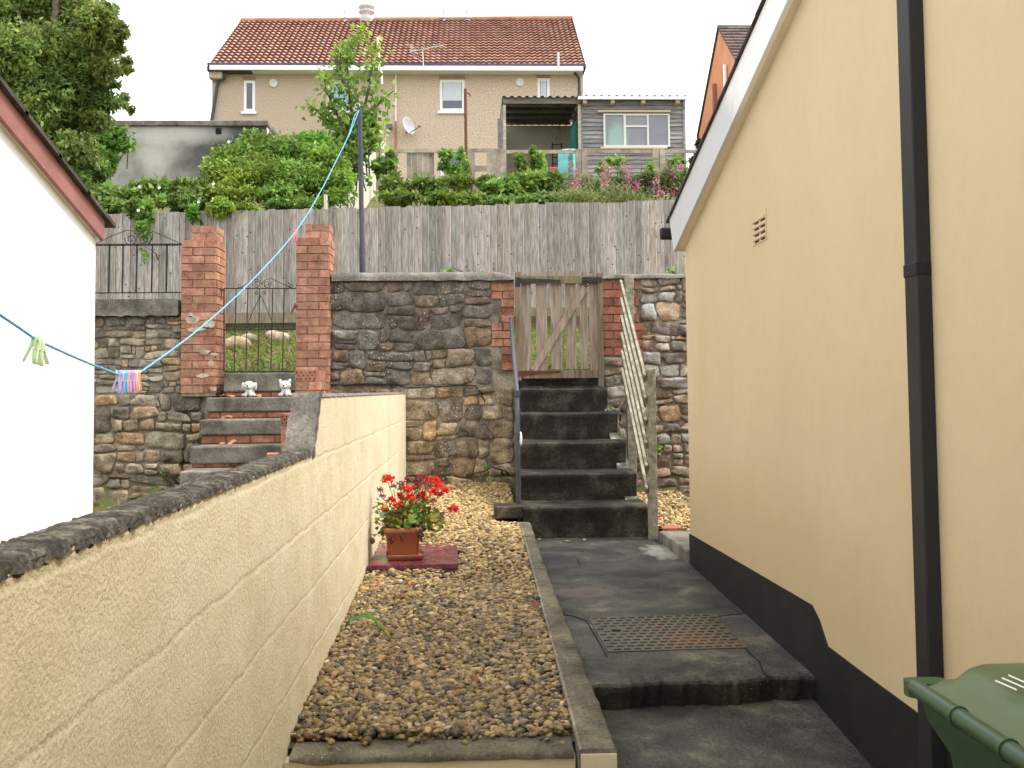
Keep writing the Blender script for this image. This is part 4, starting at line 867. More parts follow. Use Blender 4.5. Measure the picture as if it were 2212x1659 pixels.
for _ in range(40):
    b0 = top + V(random.uniform(-.07, .07), random.uniform(-.06, .06), 0); c = gp(random.uniform(815, 950), random.uniform(1085, 1140), random.uniform(-.09, .09)); sm.tube([b0, b0.lerp(c, .5)+V(0, 0, .01), c], .0018, 5, (.5, .75, .2))
sm.build('stems', mat('plant_stems', [(.3, (.16, .2, .06)), (.7, (.22, .26, .1))], 30, .6), gt)
C = []; T = []
for _ in range(1000):
    u = random.gauss(880, 38); v = random.gauss(1122, 22)
    if not (812 < u < 955 and 1072 < v < 1156): continue
    C.append(gp(u, v, random.uniform(-.1, .1))); k = random.uniform(.6, 1.35)
    T.append(random.choice([(.17, .3, .06), (.22, .34, .07), (.13, .25, .06), (.34, .36, .08), (.24, .11, .04)] if random.random() < .8 else [(.32, .13, .04), (.4, .33, .05)])); T[-1] = tuple(q*k for q in T[-1])
leaves_mesh('leaves', np.array([tuple(c) for c in C]), .03, .9, np.array(T), M_leaf, gt, flat=.3)
mb = MB()
for (u, v, r_, tn) in ((892, 1120, .03, (.25, .4, .1)), (881, 1132, .024, (.13, .27, .05)), (850, 1139, .02, (.1, .25, .08)), (930, 1138, .018, (.1, .22, .08)), (828, 1112, .022, (.1, .25, .1)), (938, 1118, .026, (.35, .4, .06)), (815, 1122, .014, (.45, .3, .05)), (948, 1123, .014, (.35, .15, .05))):
    c = gp(u, v, -.1 if v < 1135 else -.05); nrm = V(random.uniform(-.3, .3), -.8, random.uniform(.3, .8)).normalized(); q = nrm.to_track_quat('Z', 'Y'); ring = []
    n = 18; vs = [c - nrm*.003]
    for i in range(n):
        an = 6.283*i/n; rr_ = r_*(1+.08*math.cos(an*5)) * (.35 if i == 0 else 1); vs.append(c + q @ V(rr_*math.cos(an), rr_*math.sin(an), .006*math.cos(an*2.5)))
    mb.add(vs, [(0, i+1, (i+1) % n+1) for i in range(n)], tn, True)
mb.build('round_leaves', M_leaf, gt, recalc=False)
mb = MB()
for (u, v) in ((845, 1165), (910, 1160), (907, 1150), (868, 1160)):
    c = gp(u, v, -.115); 
    for k in range(4): mb.ball(c+V(random.uniform(-.01, .01), 0, -.008*k+.01), (.008, .005, .012), (.09, .035, .025), 7, 5)
mb.tube([gp(837, 1140, -.1), gp(822, 1146, -.1), gp(808, 1160, -.1)], .002, 5, (.3, .15, .1)); mb.ball(gp(804, 1168, -.1), (.016, .01, .018), (.12, .05, .06), 8, 6)
mb.build('withered_leaves', M_plain, gt)
# fallen petals and leaves
def flake(p, r_, tint, name, label, cat, group, m):
    mb = MB(); n = 7; nn = V(random.uniform(-.5, .5), random.uniform(-.8, 0), 1).normalized(); q = nn.to_track_quat('Z', 'Y'); vs = [p+V(0, 0, .002)]
    for i in range(n): an = 6.283*i/n; rr_ = r_*random.uniform(.6, 1.15); vs.append(p + q @ V(rr_*math.cos(an), rr_*math.sin(an)*.7, random.uniform(0, .35)*r_))
    mb.add(vs, [(0, i+1, (i+1) % n+1) for i in range(n)], tint, True); mb.build(name, m, recalc=False, label=label, cat=cat, group=group)
def onbed(u, v, h=.012):
    d = ray(u, v); k = -1.228/(d.z-.05*d.y); p = d*k; return V(p.x, p.y, p.z+h)
for u, v in ((812, 1213), (952, 1186), (955, 1193), (935, 1200), (970, 1202), (948, 1176), (930, 1177)):
    flake(PZ(u, v, zm_+.004), .012, (.75, .06, .07), 'fallen_petal', 'red petal lying on the wet red slab', 'petal', 'red petals on the red slab', M_flower)
for u, v in ((840, 1232), (827, 1229), (800, 1237), (885, 1237), (895, 1233), (817, 1268), (889, 1272), (1035, 1243), (722, 1475)):
    flake(onbed(u, v, .022), .013, (.72, .06, .07), 'fallen_petal', 'red petal lying on the gravel', 'petal', 'red petals on the gravel', M_flower)
for u, v in ((1156, 1312), (1158, 1315), (848, 1230), (870, 1297), (855, 1300), (1025, 1480), (950, 1345), (1090, 1050), (1070, 1045), (1100, 1040), (1000, 1035), (1050, 1060), (1108, 1052), (1085, 1036)):
    flake(onbed(u, v, .022), .022, (.28, .11, .05), 'fallen_leaf', 'curled brown leaf lying on the gravel', 'leaf', 'dead leaves on the gravel', M_flower)
for (u, v, y) in ((478, 855, 8.45), (492, 855, 8.42), (485, 853, 8.45), (500, 856, 8.45), (560, 855, 8.45), (485, 903, 8.05), (496, 902, 8.05), (492, 900, 8.05), (480, 959, 7.78), (498, 959, 7.76), (505, 955, 7.78)):
    flake(PY(u, v, y), .03, (.5, .26, .13), 'fallen_leaf', 'dry brown leaf on the brick and concrete steps', 'leaf', 'dead leaves on the brick steps', M_flower)
for (u, v) in ((1156, 1167), (1166, 1165), (1210, 1172), (1225, 1168), (1262, 1166), (1375, 1150), (1384, 1155), (1150, 1171)):
    flake(PZ(u, v, -.992), .016, (.3, .2, .11), 'fallen_leaf', 'small brown leaf on the path below the stone steps', 'leaf', 'dead leaves on the path', M_flower)
# strap leaf growing out of the gravel
mb = MB(); P = [onbed(746, 1365, .02), onbed(755, 1358, .04), onbed(775, 1353, .045), onbed(795, 1353, .05), onbed(815, 1362, .04), onbed(832, 1375, .03), onbed(842, 1384, .015)]
wd = [.004, .012, .017, .02, .018, .012, .002]; cols = [(.06, .2, .06), (.07, .24, .06), (.08, .26, .05), (.13, .32, .05), (.3, .4, .05), (.6, .5, .07)]
vs = []
for p, w_ in zip(P, wd): vs += [p+V(0, -w_*.8, -.006), p+V(0, 0, .006), p+V(.004, w_*.8, -.004)]
for i in range(6): mb.add([vs[i*3+j] for j in range(6)], [(0, 1, 4, 3), (1, 2, 5, 4)], cols[i], True)
mb.build('strap_leaf', M_leaf, label='single long arching green and yellow leaf growing out of the gravel', cat='plant', recalc=False)

# ------------------------------------------------------------------ wheelie bin
M_bin = mat('green_plastic', [(.3, (.02, .06, .027)), (.7, (.028, .08, .036))], 3, .34, spec=.5, bump=.0004, bscale=300)
M_lid = mat('olive_green_plastic', [(.3, (.06, .1, .035)), (.7, (.075, .118, .043))], 3, .4, spec=.5, bump=.0004, bscale=300)
bx0, bx1, by0, by1 = .748, 1.235, 1.16, 1.73; zr = -.515
t = thing('wheelie_bin', ((bx0+bx1)/2, (by0+by1)/2, -1.38), 'green plastic wheelie bin with a closed lid in front of the yellow house', 'bin')
def rrect(x0, x1, y0, y1, r, z, n=6, chamf=None):
    out = []
    for k, (cx, cy) in enumerate(((x1-r, y1-r), (x0+r, y1-r), (x0+r, y0+r), (x1-r, y0+r))):
        for i in range(n+1): an = math.pi/2*(k+i/n); out.append(V(cx+r*math.cos(an), cy+r*math.sin(an), z))
    return out
def loft(mb, rings, tint=(1, 1, 1), cap0=True, cap1=True):
    n = len(rings[0]); vs = [p for r in rings for p in r]
    fs = [(i*n+k, i*n+(k+1) % n, (i+1)*n+(k+1) % n, (i+1)*n+k) for i in range(len(rings)-1) for k in range(n)]
    mb.add(vs, fs, tint, True)
    if cap0: mb.add(rings[0], [tuple(range(n))[::-1]], tint)
    if cap1: mb.add(rings[-1], [tuple(range(n))], tint)
mb = MB(); loft(mb, [rrect(bx0+.06, bx1-.05, by0+.08, by1-.08, .03, -1.33), rrect(bx0+.044, bx1-.02, by0+.03, by1-.055, .03, zr-.13), rrect(bx0+.04, bx1-.02, by0+.03, by1-.05, .03, zr-.095), rrect(bx0+.012, bx1-.01, by0+.01, by1-.022, .04, zr-.045), rrect(bx0+.006, bx1-.01, by0+.01, by1-.014, .04, zr-.012)]); mb.build('bin_body', M_bin, t)
mb = MB(); zl_ = zr+.0
loft(mb, [rrect(bx0+.012, bx1, by0, by1-.01, .05, zl_-.012), rrect(bx0+.008, bx1, by0, by1, .05, zl_+.0), rrect(bx0+.02, bx1, by0, by1-.01, .05, zl_+.008), rrect(bx0+.05, bx1-.03, by0+.03, by1-.025, .05, zl_+.014),
          rrect(bx0+.075, bx1-.05, by0+.05, by1-.03, .05, zl_+.035), rrect(bx0+.085, bx1-.06, by0+.06, by1-.038, .05, zl_+.041), rrect(bx0+.16, bx1-.1, by0+.12, by1-.1, .05, zl_+.05)]); mb.build('lid', M_lid, t)
mb = MB(); hz = zr+.002; hx = bx0+.002
mb.tube([V(hx, by1-.035, hz), V(hx, by0+.03, hz)], .0148, 16); mb.build('handle', M_bin, t)
mb = MB()
for yy in (1.545, 1.4, 1.27): mb = MB(); mb.tube([V(hx, yy+.003, hz), V(hx, yy-.003, hz)], .0175, 16); mb.box((hx, yy-.005, hz-.012), (hx+.05, yy+.005, hz+.005)); mb.build('handle_collar', M_bin, t)
mb = MB(); loft(mb, [rrect(hx-.012, hx+.06, by1-.04, by1-.005, .012, hz-.016), rrect(hx-.01, hx+.06, by1-.04, by1-.0, .012, hz+.008)])
mb.build('handle_bracket', M_bin, t)
mb = MB(); zt_ = zl_+.0515     # worn white lettering moulded on the lid
for k in range(3):
    a = PZ(2150+k*14, 1472-k*6, zt_); b = PZ(2196+k*16, 1492-k*5, zt_)
    mb.poly([a, a+V(.004, .007, 0), b+V(.004, .007, 0), b], (0, 0, .0006), (.9, .9, .9))
mb.build('lid_marking', M_white, t)
mb = MB(); xx = bx0+.052
a = PX(2163, 1622, xx-.012); b = PX(2200, 1668, xx-.012); mb.poly([V(xx-.011, a.y, a.z), V(xx-.011, a.y-.03, a.z-.01), V(xx-.008, b.y-.01, b.z), V(xx-.008, b.y+.025, b.z+.005)], (.003, 0, 0)); mb.build('sticker', M_white, t)
for s in (by0+.1, by1-.14):
    mb = MB(); mb.lathe(V(bx0+.1, s-.02, -1.32), [(0, 0), (.06, 0), (.07, .01), (.07, .035), (.06, .045), (0, .045)], 20, ax=V(0, 1, 0)); mb.build('wheel', M_blk, t)

# ------------------------------------------------------------------ far house
YH = 32.0
t = thing('far_house', (-2.4, YH+2, 5.2), 'beige pebbledashed semi detached house with a red tiled roof up the slope', 'house')
M_dash = mat('beige_pebbledash', [(.34, (.38, .29, .215)), (.47, (.56, .45, .34)), (.55, (.63, .52, .395)), (.68, (.8, .72, .59))], 26, .9, .012, 30, extra=lambda H, c: blobmix(H, c, (-6.2, 32, 9), (2.5, 3, 2.5), (.44, .35, .27), 1, .9, .7, .5))
h = lambda u, v, y=YH: PY(u, v, y)
xa, xb = h(458, 200).x, h(1260, 200).x; ze = h(850, 152).z; zbase = 5.0
mb = MB(); mb.box((xa, YH, zbase), (xb, YH+8.5, ze)); 
ridy = 36.2; zrg = PY(880, 46, ridy).z
mb.poly([(xa, YH, ze), (xa, ridy, zrg-.15), (xa, 40.4, ze)], (xb-xa, 0, 0)); mb.build('wall', M_dash, t)
ye = 31.6; ea, eb = PY(447, 149, ye), PY(1266, 144, ye); ra, rb = PY(520, 48, ridy), PY(1237, 43, ridy)
M_rt = mat('red_concrete_tile', [(.3, (.42, .2, .14)), (.5, (.51, .265, .185)), (.7, (.58, .36, .25))], 2.2, .95, .006, 20, spec=.08)
mb = MB(); NR, NC = 18, 64
for r in range(NR):
    for c in range(NC):
        k = random.uniform(.82, 1.15); tn = (k, k*random.uniform(.92, 1.12), k*random.uniform(.9, 1.1)); vs = []
        for b_, lift in ((r/NR, .08), ((r+1.08)/NR, .0)):
            for i in range(6):
                a_ = (c+i/5)/NC; p = ea.lerp(eb, a_).lerp(ra.lerp(rb, a_), min(b_, 1)); w_ = .026*(1-math.cos(2*math.pi*(i/5)))**.8 if 0 < i < 5 else 0
                vs.append(p + V(0, -.01, lift+w_))
        lo = [q-V(0, 0, .07) for q in vs[:6]]
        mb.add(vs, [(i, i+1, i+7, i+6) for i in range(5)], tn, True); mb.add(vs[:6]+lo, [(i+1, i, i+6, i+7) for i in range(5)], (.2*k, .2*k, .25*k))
mb.build('roof', M_rt, t, recalc=False)
mb = MB(); mb.poly([ea+V(0, 0, -.05), eb+V(0, 0, -.05), eb+V(0, 8.8, -.05), ea+V(0, 8.8, -.05)], (0, 0, .03)); back_a, back_b = V(ea.x, 40.8, ea.z), V(eb.x, 40.8, eb.z)
mb.poly([ra, rb, back_b, back_a], (0, 0, -.06)); mb.poly([ea, eb, rb, ra], (0, .03, -.06)); mb.build('roof_deck', M_tile, t)
mb = MB(); mb.tube([ra+V(0, 0, .06), ra.lerp(rb, .5)+V(0, 0, .05), rb+V(0, 0, .06)], .1, 8, (.8, .8, .7)); mb.build('ridge_tiles', M_rt, t)
mb = MB(); mb.box((ea.x+.1, ye-.075, ze-.14), (eb.x-.1, ye-.02, ze+.0), (1.1, 1.1, 1.1)); mb.box((ea.x+.1, ye-.02, ze-.14), (eb.x-.1, ye+.42, ze-.1), (.8, .8, .8)); mb.build('fascia', M_white, t)
mb = MB(); mb.box((ea.x+.02, ye-.06, ze+.003), (eb.x-.02, ye+.05, ze+.09), (1.2, 1.2, 1.9)); mb.build('gutter', M_pole, t)
def window(u0_, v0_, u1_, v1_, mull=None, blind=None, y=YH, par=t, label=None):
    a, b = h(u0_, v0_, y), h(u1_, v1_, y); x0, x1, z1, z0 = a.x, b.x, a.z, b.z
    mb = MB(); f = .085
    for p, q in (((x0, y-.01, z0), (x0+f, y+.05, z1)), ((x1-f, y-.01, z0), (x1, y+.05, z1)), ((x0+f, y-.01, z1-f), (x1-f, y+.05, z1)), ((x0+f, y-.01, z0), (x1-f, y+.05, z0+f))): mb.box(p, q)
    w_ = mb.build('window', M_white, par, label=label)
    mb = MB(); mb.box((x0+f, y-.003, z0+f), (x1-f, y+.01, z1-f)); mb.build('pane', M_glass, w_)
    if blind: mb = MB(); mb.grid(lambda p_, q_: V(x0+f+.02+(x1-x0-2*f-.04)*p_, y-.007+.003*math.sin(p_*40), z1-f-(z1-z0-2*f)*blind[0]*q_), 24, 4, blind[1]); mb.build('curtain', M_plain, w_)
    mb = MB(); mb.box((x0-.08, y-.07, z0-.09), (x1+.05, y-.012, z0)); mb.build('sill', M_white, w_)
    mb = MB(); mb.box((x0-.02, y-.03, z1), (x1+.02, y-.011, z1+.11), (.35, .25, .16)); mb.build('lintel', M_plain, w_)
window(527, 174, 551, 241); window(708, 174, 760, 238, blind=(.98, (.35, .55, .62))); window(950, 172, 1004, 240, blind=(.7, (.62, .66, .74))); window(1161, 169, 1188, 240, blind=(.98, (.6, .66, .78)))
window(952, 331, 1004, 395); window(708, 331, 760, 395)
for u, v in ((591, 180), (1123, 178)):
    mb = MB(); mb.lathe(h(u, v), [(.13, .0), (.14, -.04), (.1, -.05), (.08, -.02), (0, -.02)], 14, (.8, .8, .75), ax=V(0, 1, 0)); o = mb.build('wall_vent', M_plain, t)
mb = MB(); mb.tube([h(484, 158, 31.75), h(484, 170, 31.8), h(472, 174, 31.88), h(468, 190, 31.9), h(457, 262, 31.9), h(450, 330, 31.9)], .055, 8); mb.build('downpipe', M_pole, t)
mb = MB(); mb.tube([h(1241, 148, 31.7), h(1242, 158, 31.75), h(1251, 168, 31.88), h(1252, 205, 31.9), h(1253, 300, 31.9)], .05, 8); mb.build('downpipe', M_pole, t)
mb = MB(); mb.box((h(455, 160).x, YH-.3, h(455, 175).z), (h(485, 160).x, YH-.001, h(455, 157).z)); mb.build('eaves_corbel', M_dash, t, bevel=.05)
mb = MB(); mb.tube([h(855, 160, 31.95), h(855, 262, 31.95)], .03, 6, (.95, .85, .8)); mb.tube([h(855, 262, 31.95), h(854, 330, 31.95)], .03, 6, (.45, .2, .15)); mb.build('waste_pipe', M_plain, t)
for u, v0_, v1_, big in ((747, 20, 48, 0), (792, 13, 48, 1), (961, 22, 47, 0), (1010, 20, 47, 0)):
    a, b = PY(u, v1_, ridy), PY(u, v0_, ridy); H_ = b.z-a.z; r_ = .16 if big else .08; mb = MB()
    pf = [(r_*1.9, -.25), (r_*1.9, 0), (r_*1.1, H_*.2), (r_*2.2, H_*.24), (r_*2.2, H_*.27), (r_, H_*.34), (r_, H_*.8), (r_*1.1, H_)] if not big else [(.25, -.25), (.25, .05), (.3, .12), (.16, .2), (.16, H_*.55), (.29, H_*.58), (.3, H_*.65), (.17, H_*.7), (.17, H_*.85), (.3, H_*.88), (.3, H_*.96), (.0, H_)]
    mb.lathe(a, pf+[(0, H_)], 14, (.62, .63, .66)); mb.build('roof_flue', M_plain, t)
# dish, aerial, masts
d = thing('satellite_dish', h(885, 278), 'small grey satellite dish fixed to the beige house wall', 'satellite dish')
ax = V(.75, -.6, .25).normalized(); c = h(881, 273, 31.6); mb = MB(); mb.lathe(c, [(.0, -.05), (.15, -.03), (.27, .03), (.3, .06), (.27, .045), (.0, -.03)], 20, (.5, .5, .5), ax=ax); mb.build('dish', M_plain, d)
mb = MB(); mb.tube([c-ax*.04, h(878, 288, 31.98)], .025, 6, (.3, .3, .3)); mb.tube([c+V(0, 0, -.25)+ax*.05, c+V(0, 0, -.22)+ax*.5], .02, 6, (.3, .3, .3)); mb.ball(c+V(0, 0, -.2)+ax*.52, .05, (.25, .25, .25)); mb.build('arm', M_plain, d)
d = thing('tv_aerial', h(914, 150, 31.7), 'pale television aerial pointing right in front of the red roof', 'aerial')
mb = MB(); A = lambda u, v: PY(u, v, 31.4); mb.tube([A(915, 148), A(913, 108)], .022, 6); mb.tube([A(885, 112), A(959, 98)], .02, 6); mb.build('mast_and_boom', MATS['bright_steel'], d)
mb = MB()
for k in range(9): u = 905+k*6.5; p = A(u, 109-(u-905)*.2); mb.tube([p-V(.0, .25, .0), p+V(0, .25, 0)], .012, 5)
for k in range(5): p = A(886+k*2, 112+(k-2)*6); mb.tube([p-V(.06, .2, 0), p+V(.16, .2, 0)], .012, 5)
mb.build('elements', MATS['bright_steel'], d)
mb = MB(); mb.tube([A(815, 80), A(817, 100), A(820, 140), A(824, 158), A(825, 182)], .04, 6, (.75, .7, .65)); mb.build('vent_mast', M_plain, label='crooked pale mast rising in front of the red roof beside the sapling', cat='pole')
mb = MB(); mb.tube([A(1206, 148), A(1206, 113)], .035, 6, (.8, .78, .75)); mb.build('roof_mast', M_plain, label='short straight white mast near the right end of the roof eaves', cat='pole')
mb = MB(); p = h(841, 0+274, 31.8); mb.box(p-V(.1, .1, .07), p+V(.1, .1, .07), (.15, .15, .15)); mb.build('security_lamp', M_plain, label='small dark security lamp on the beige house behind the sapling', cat='lamp')

# ------------------------------------------------------------------ grey outbuilding
YO = 20.0
t = thing('outbuilding', PY(430, 390, YO+1), 'flat roofed grey concrete outbuilding with dark soot stains above the hedge', 'building')
def ob_extra(H, col):
    col = blobmix(H, col, tuple(PY(520, 300, YO)), (1.05, 3, 1.6), (.04, .04, .042), .9, 1.6, .6, .92)
    col = blobmix(H, col, tuple(PY(330, 340, YO)), (.25, 1, .3), (.55, .55, .5), 1.2, 3, .9, .6)
    return blobmix(H, col, tuple(PY(380, 290, YO)), (.9, 1, .18), (.6, .6, .56), 1, 3, .6, .7)
M_ob = mat('stained_concrete_render', [(.3, (.18, .18, .165)), (.5, (.32, .315, .29)), (.7, (.44, .43, .4))], 1.6, .9, .008, 12, extra=ob_extra)
xo0, xo1 = PY(150, 300, YO).x, PY(575, 300, YO).x; zo1 = PY(420, 272, YO).z
mb = MB(); mb.box((xo0, YO, 3.2), (xo1, YO+1.55, zo1)); mb.build('wall', M_ob, t)
mb = MB(); mb.poly([(xo1+.002, YO+.02, 3.3), (xo1+.002, YO+.02, zo1-.002), (xo1+.002, YO+1.53, zo1-.002), (xo1+.002, YO+1.53, 3.3)], (.01, 0, 0), (.95, .95, .95)); mb.build('side_wall', M_plain, t)
mb = MB(); zt_ = PY(420, 261, YO).z; mb.box((xo0, YO-.05, zo1-.01), (PY(580, 260, YO).x, YO+1.6, zt_)); mb.build('roof_slab', M_conc, t, bevel=.02)
mb = MB(); p = PY(472, 283, YO-.01); mb.box((p.x-.055, YO-.012, p.z-.06), (p.x+.055, YO-.002, p.z+.06)); mb.build('vent_hole', MATS['shadow_gap'], t)

# ------------------------------------------------------------------ shed and open bay
YS = 22.0; s_ = lambda u, v, y=YS: PY(u, v, y)
M_shed = mat('silvered_shed_board', [(.3, (.16, .155, .15)), (.5, (.3, .29, .285)), (.7, (.44, .42, .4))], 4, .85, .002, 30, stretch=(.7, 6, 6))
t = thing('garden_shed', s_(1365, 395), 'grey boarded garden shed with a wide window and corrugated roof', 'shed')
x0, x1 = s_(1256, 300).x, s_(1479, 300).x; zb_ = 4.2; zt_ = s_(1365, 216).z
mb = MB(); mb.box((x0, YS+.03, zb_), (x1, YS+2.2, zt_)); z = zb_
mb.build('frame', M_shed, t)
mb = MB(); 
while z < zt_-.05:
    k = random.uniform(.75, 1.2); mb.add([V(x0, YS-.015, z), V(x1, YS-.015, z), V(x1, YS+.012, z+.105), V(x0, YS+.012, z+.105), V(x0, YS+.03, z), V(x1, YS+.03, z)], [(0, 1, 2, 3), (0, 4, 5, 1)], (k, k, k)); z += .095
mb.build('boards', M_shed, t)
mb = MB(); mb.box((x1-.03, YS-.03, zb_), (x1+.02, YS+.05, zt_)); mb.box((x0-.02, YS-.03, zb_), (x0+.03, YS+.05, zt_)); mb.build('corner_board', M_shed, t)
def corr(mb, ua, ub, v, y0, y1, tint, n=60, amp=.025, per=.17, dz=.12, y_=YS):
    a, b = PY(ua, v, y0).x, PY(ub, v, y0).x; z = PY((ua+ub)/2, v, y0).z
    mb.grid(lambda p, q: V(a+(b-a)*p, y0+(y1-y0)*q, z + dz*q + amp*math.sin(6.283*(b-a)*p/per)), int((b-a)/per*8), 2, tint)
mb = MB(); corr(mb, 1246, 1487, 207, YS-.25, YS+2.3, (.5, .5, .5)); mb.build('roof', M_plain, t, recalc=False)
mb = MB(); a = s_(1248, 211, YS-.25); b = s_(1486, 211, YS-.25); mb.box((a.x, YS-.3, a.z-.045), (b.x, YS-.26, a.z+.02), (1, 1, 1)); mb.build('gutter', M_white, t)
mb = MB()
for u in (1262, 1322, 1388, 1462): p = s_(u, 222, YS-.1); mb.box((p.x-.04, YS-.24, p.z-.05), (p.x+.04, YS+.03, p.z+.04), (.5, .42, .32))
mb.build('rafter_ends', M_plain, t)
# its window
W0, W1 = s_(1300, 247), s_(1440, 318); mb = MB(); y = YS-.03
def fr(a, b, c, d): mb.box((s_(a, 0).x, y-.03, s_(1370, d).z), (s_(b, 0).x, y+.02, s_(1370, c).z), (.72, .74, .72))
fr(1299, 1303, 247, 318); fr(1342, 1347, 247, 318); fr(1392, 1396, 247, 318); fr(1437, 1441, 247, 318); fr(1303, 1342, 247, 250); fr(1347, 1392, 247, 251); fr(1396, 1437, 247, 250); fr(1303, 1342, 315, 318); fr(1347, 1392, 315, 318); fr(1396, 1437, 315, 318); fr(1347, 1392, 272, 276)
w_ = mb.build('window', M_plain, t)
M_dust = mat('dusty_glass', [(.3, (.2, .21, .24)), (.7, (.27, .28, .31))], 1.5, .35, spec=.6, extra=lambda H, c: blobmix(H, c, tuple(s_(1334, 305)), (.22, 1, .4), (.3, .45, .4), .6, 4, .3, .9))
mb = MB(); mb.box((s_(1303, 0).x, y-.005, W1.z+.02), (s_(1437, 0).x, y+.005, W0.z-.02)); mb.build('pane', M_dust, w_)
mb = MB(); a, b = s_(1290, 243), s_(1447, 243); mb.box((a.x, YS-.1, a.z-.015), (b.x, YS-.016, a.z+.03), (.62, .5, .36)); a, b = s_(1297, 321), s_(1440, 321); mb.box((a.x, YS-.1, a.z-.02), (b.x, YS-.016, a.z+.02), (.75, .6, .45)); mb.build('window_trim', M_plain, t)
t = thing('open_lean_to', s_(1170, 395), 'open fronted lean to with a dark corrugated roof beside the grey shed', 'lean-to')
xa, xb = s_(1089, 300).x, s_(1254, 300).x; zr_ = s_(1170, 215).z
mb = MB(); corr(mb, 1085, 1252, 209, YS-.2, YS+2.3, (.09, .09, .08), dz=.05); mb.build('roof', M_plain, t, recalc=False)
mb = MB(); a = s_(1086, 214, YS-.15); mb.box((a.x, YS-.15, a.z-.1), (xb, YS-.12, a.z+.04), (.55, .52, .46)); mb.build('fascia', M_shed, t)
mb = MB()
for u in (1090, 1251): p = s_(u, 300); mb = MB(); mb.box((p.x-.03, YS-.11, 4.2), (p.x+.03, YS-.05, a.z-.1), (1.5, 1.4, 1.2)); mb.build('post', M_shed, t)
mb = MB()
for k in range(4): yy = YS+.25+k*.5; mb.box((xa, yy, zr_-.09), (xb-.04, yy+.05, zr_-.03), (.5, .45, .4))
mb.build('roof_battens', M_shed, t)
M_iw = mat('mouldy_cream_wall', [(.3, (.2, .18, .13)), (.42, (.7, .66, .53)), (.7, (.82, .78, .66))], 1.3, .9)
mb = MB(); mb.box((xa-.02, YS+2.2, 4.2), (xb+.02, YS+2.3, zr_+.0)); mb.build('back_wall', M_iw, t)
mb = MB(); mb.box((xa-.04, YS+.1, 4.2), (xa-.005, YS+2.2, zr_-.1)); mb.box((s_(1076, 300).x, YS+.3, 4.2), (xa-.05, YS+.4, s_(1080, 248).z)); mb.build('side_wall', M_shed, t)
mb = MB(); L0, L1 = s_(1193, 312, YS+2), s_(1213, 385, YS+2)
for u in (1193, 1213): p = s_(u, 300, YS+2.0); mb.box((p.x-.012, p.y, 4.2), (p.x+.012, p.y+.03, s_(u, 308, YS+2).z))
for v in (312, 326, 340, 354, 368, 382): p, q = s_(1193, v, YS+2), s_(1213, v, YS+2); mb.bar(p, q, .02, .02)
mb.build('ladder', M_blk, label='dark ladder leaning on the back wall inside the open lean to', cat='ladder')
mb = MB(); c = s_(1238, 320, YS+.4); mb.tube([s_(1246, 262, YS+.3), s_(1242, 285, YS+.35), s_(1243, 322, YS+.4)], [.05, .13, .1], 8, (.03, .16, .13)); mb.build('netting', M_plain, label='bundle of dark green netting hanging at the right side of the lean to', cat='netting')
mb = MB(); p = s_(1190, 385, YS-.3); mb.box((p.x-.05, p.y, 4.2), (s_(1207, 380).x, p.y+.3, s_(1195, 360, YS-.3).z), (.36, .09, .08)); mb.build('red_crate', M_plain, label='faded red crate left of the turquoise barrel', cat='crate', bevel=.03)
# barrel
YB = 19.4; a, b = PY(1206, 390, YB), PY(1251, 326, YB); r_ = (b.x-a.x)/2; H_ = b.z-a.z
t = thing('water_barrel', V(a.x+r_, YB, a.z), 'turquoise plastic water barrel with a dirty streak behind the post and rail fence', 'barrel')
M_bar = mat('turquoise_plastic', [(.3, (.14, .47, .5)), (.7, (.2, .56, .58))], 4, .5, spec=.4, extra=lambda H, c: blobmix(H, c, (a.x+r_+.02, YB-r_, a.z+.22), (.05, .2, .42), (.05, .1, .07), .7, 9, .5, .85))
mb = MB(); mb.lathe(V(a.x+r_, YB, a.z), [(0, 0), (r_*.9, 0), (r_, .04), (r_, H_*.6), (r_*.985, H_*.62), (r_, H_*.64), (r_, H_*.93), (r_*.9, H_), (0, H_)], 28); mb.build('barrel_body', M_bar, t)

# ------------------------------------------------------------------ post and rail fence, rusty pole
YP = 18.0; p_ = lambda u, v, y=YP: PY(u, v, y)
M_pr = mat('bleached_fence_rail', [(.3, (.17, .14, .11)), (.5, (.32, .28, .22)), (.7, (.48, .43, .35))], 5, .85, .002, 30)
t = thing('rail_fence', (p_(1150, 400).x, YP, 3.4), 'old post and rail fence with gaps running along the bank in front of the shed', 'fence')
mb = MB()
for a, b, vv in ((815, 1012, 326), (1012, 1085, 325), (1085, 1255, 328), (1255, 1417, 327), (1430, 1530, 327)): mb.bar(p_(a, vv), p_(b, vv), .03, .065, (random.uniform(.9, 1.2),)*3)
for a, b, vv in ((1018, 1078, 364), (1018, 1075, 404)): mb.bar(p_(a, vv), p_(b, vv), .03, .1)
mb.build('rails', M_pr, t)
mb = MB()
for u, w_, vt in ((818, .1, 325), (1016, .16, 322), (1058, .11, 322), (1072, .13, 325), (1087, .11, 322), (1249, .1, 322), (1262, .11, 322), (1416, .12, 322), (1430, .1, 322)):
    p = p_(u, vt); mb = MB(); mb.box((p.x-w_/2, YP-.03, 3.1), (p.x+w_/2, YP+.05, p.z), (random.uniform(.85, 1.15),)*3); mb.build('post', M_pr, t)
mb = MB()
x = p_(877, 0).x
while x < p_(936, 0).x: w_ = random.uniform(.09, .13); k = random.uniform(.7, 1.1); mb.box((x, YP+.05, 3.1), (x+w_-.008, YP+.07, p_(900, 320).z), (k, k, k)); x += w_
mb.build('boards', M_pr, t)
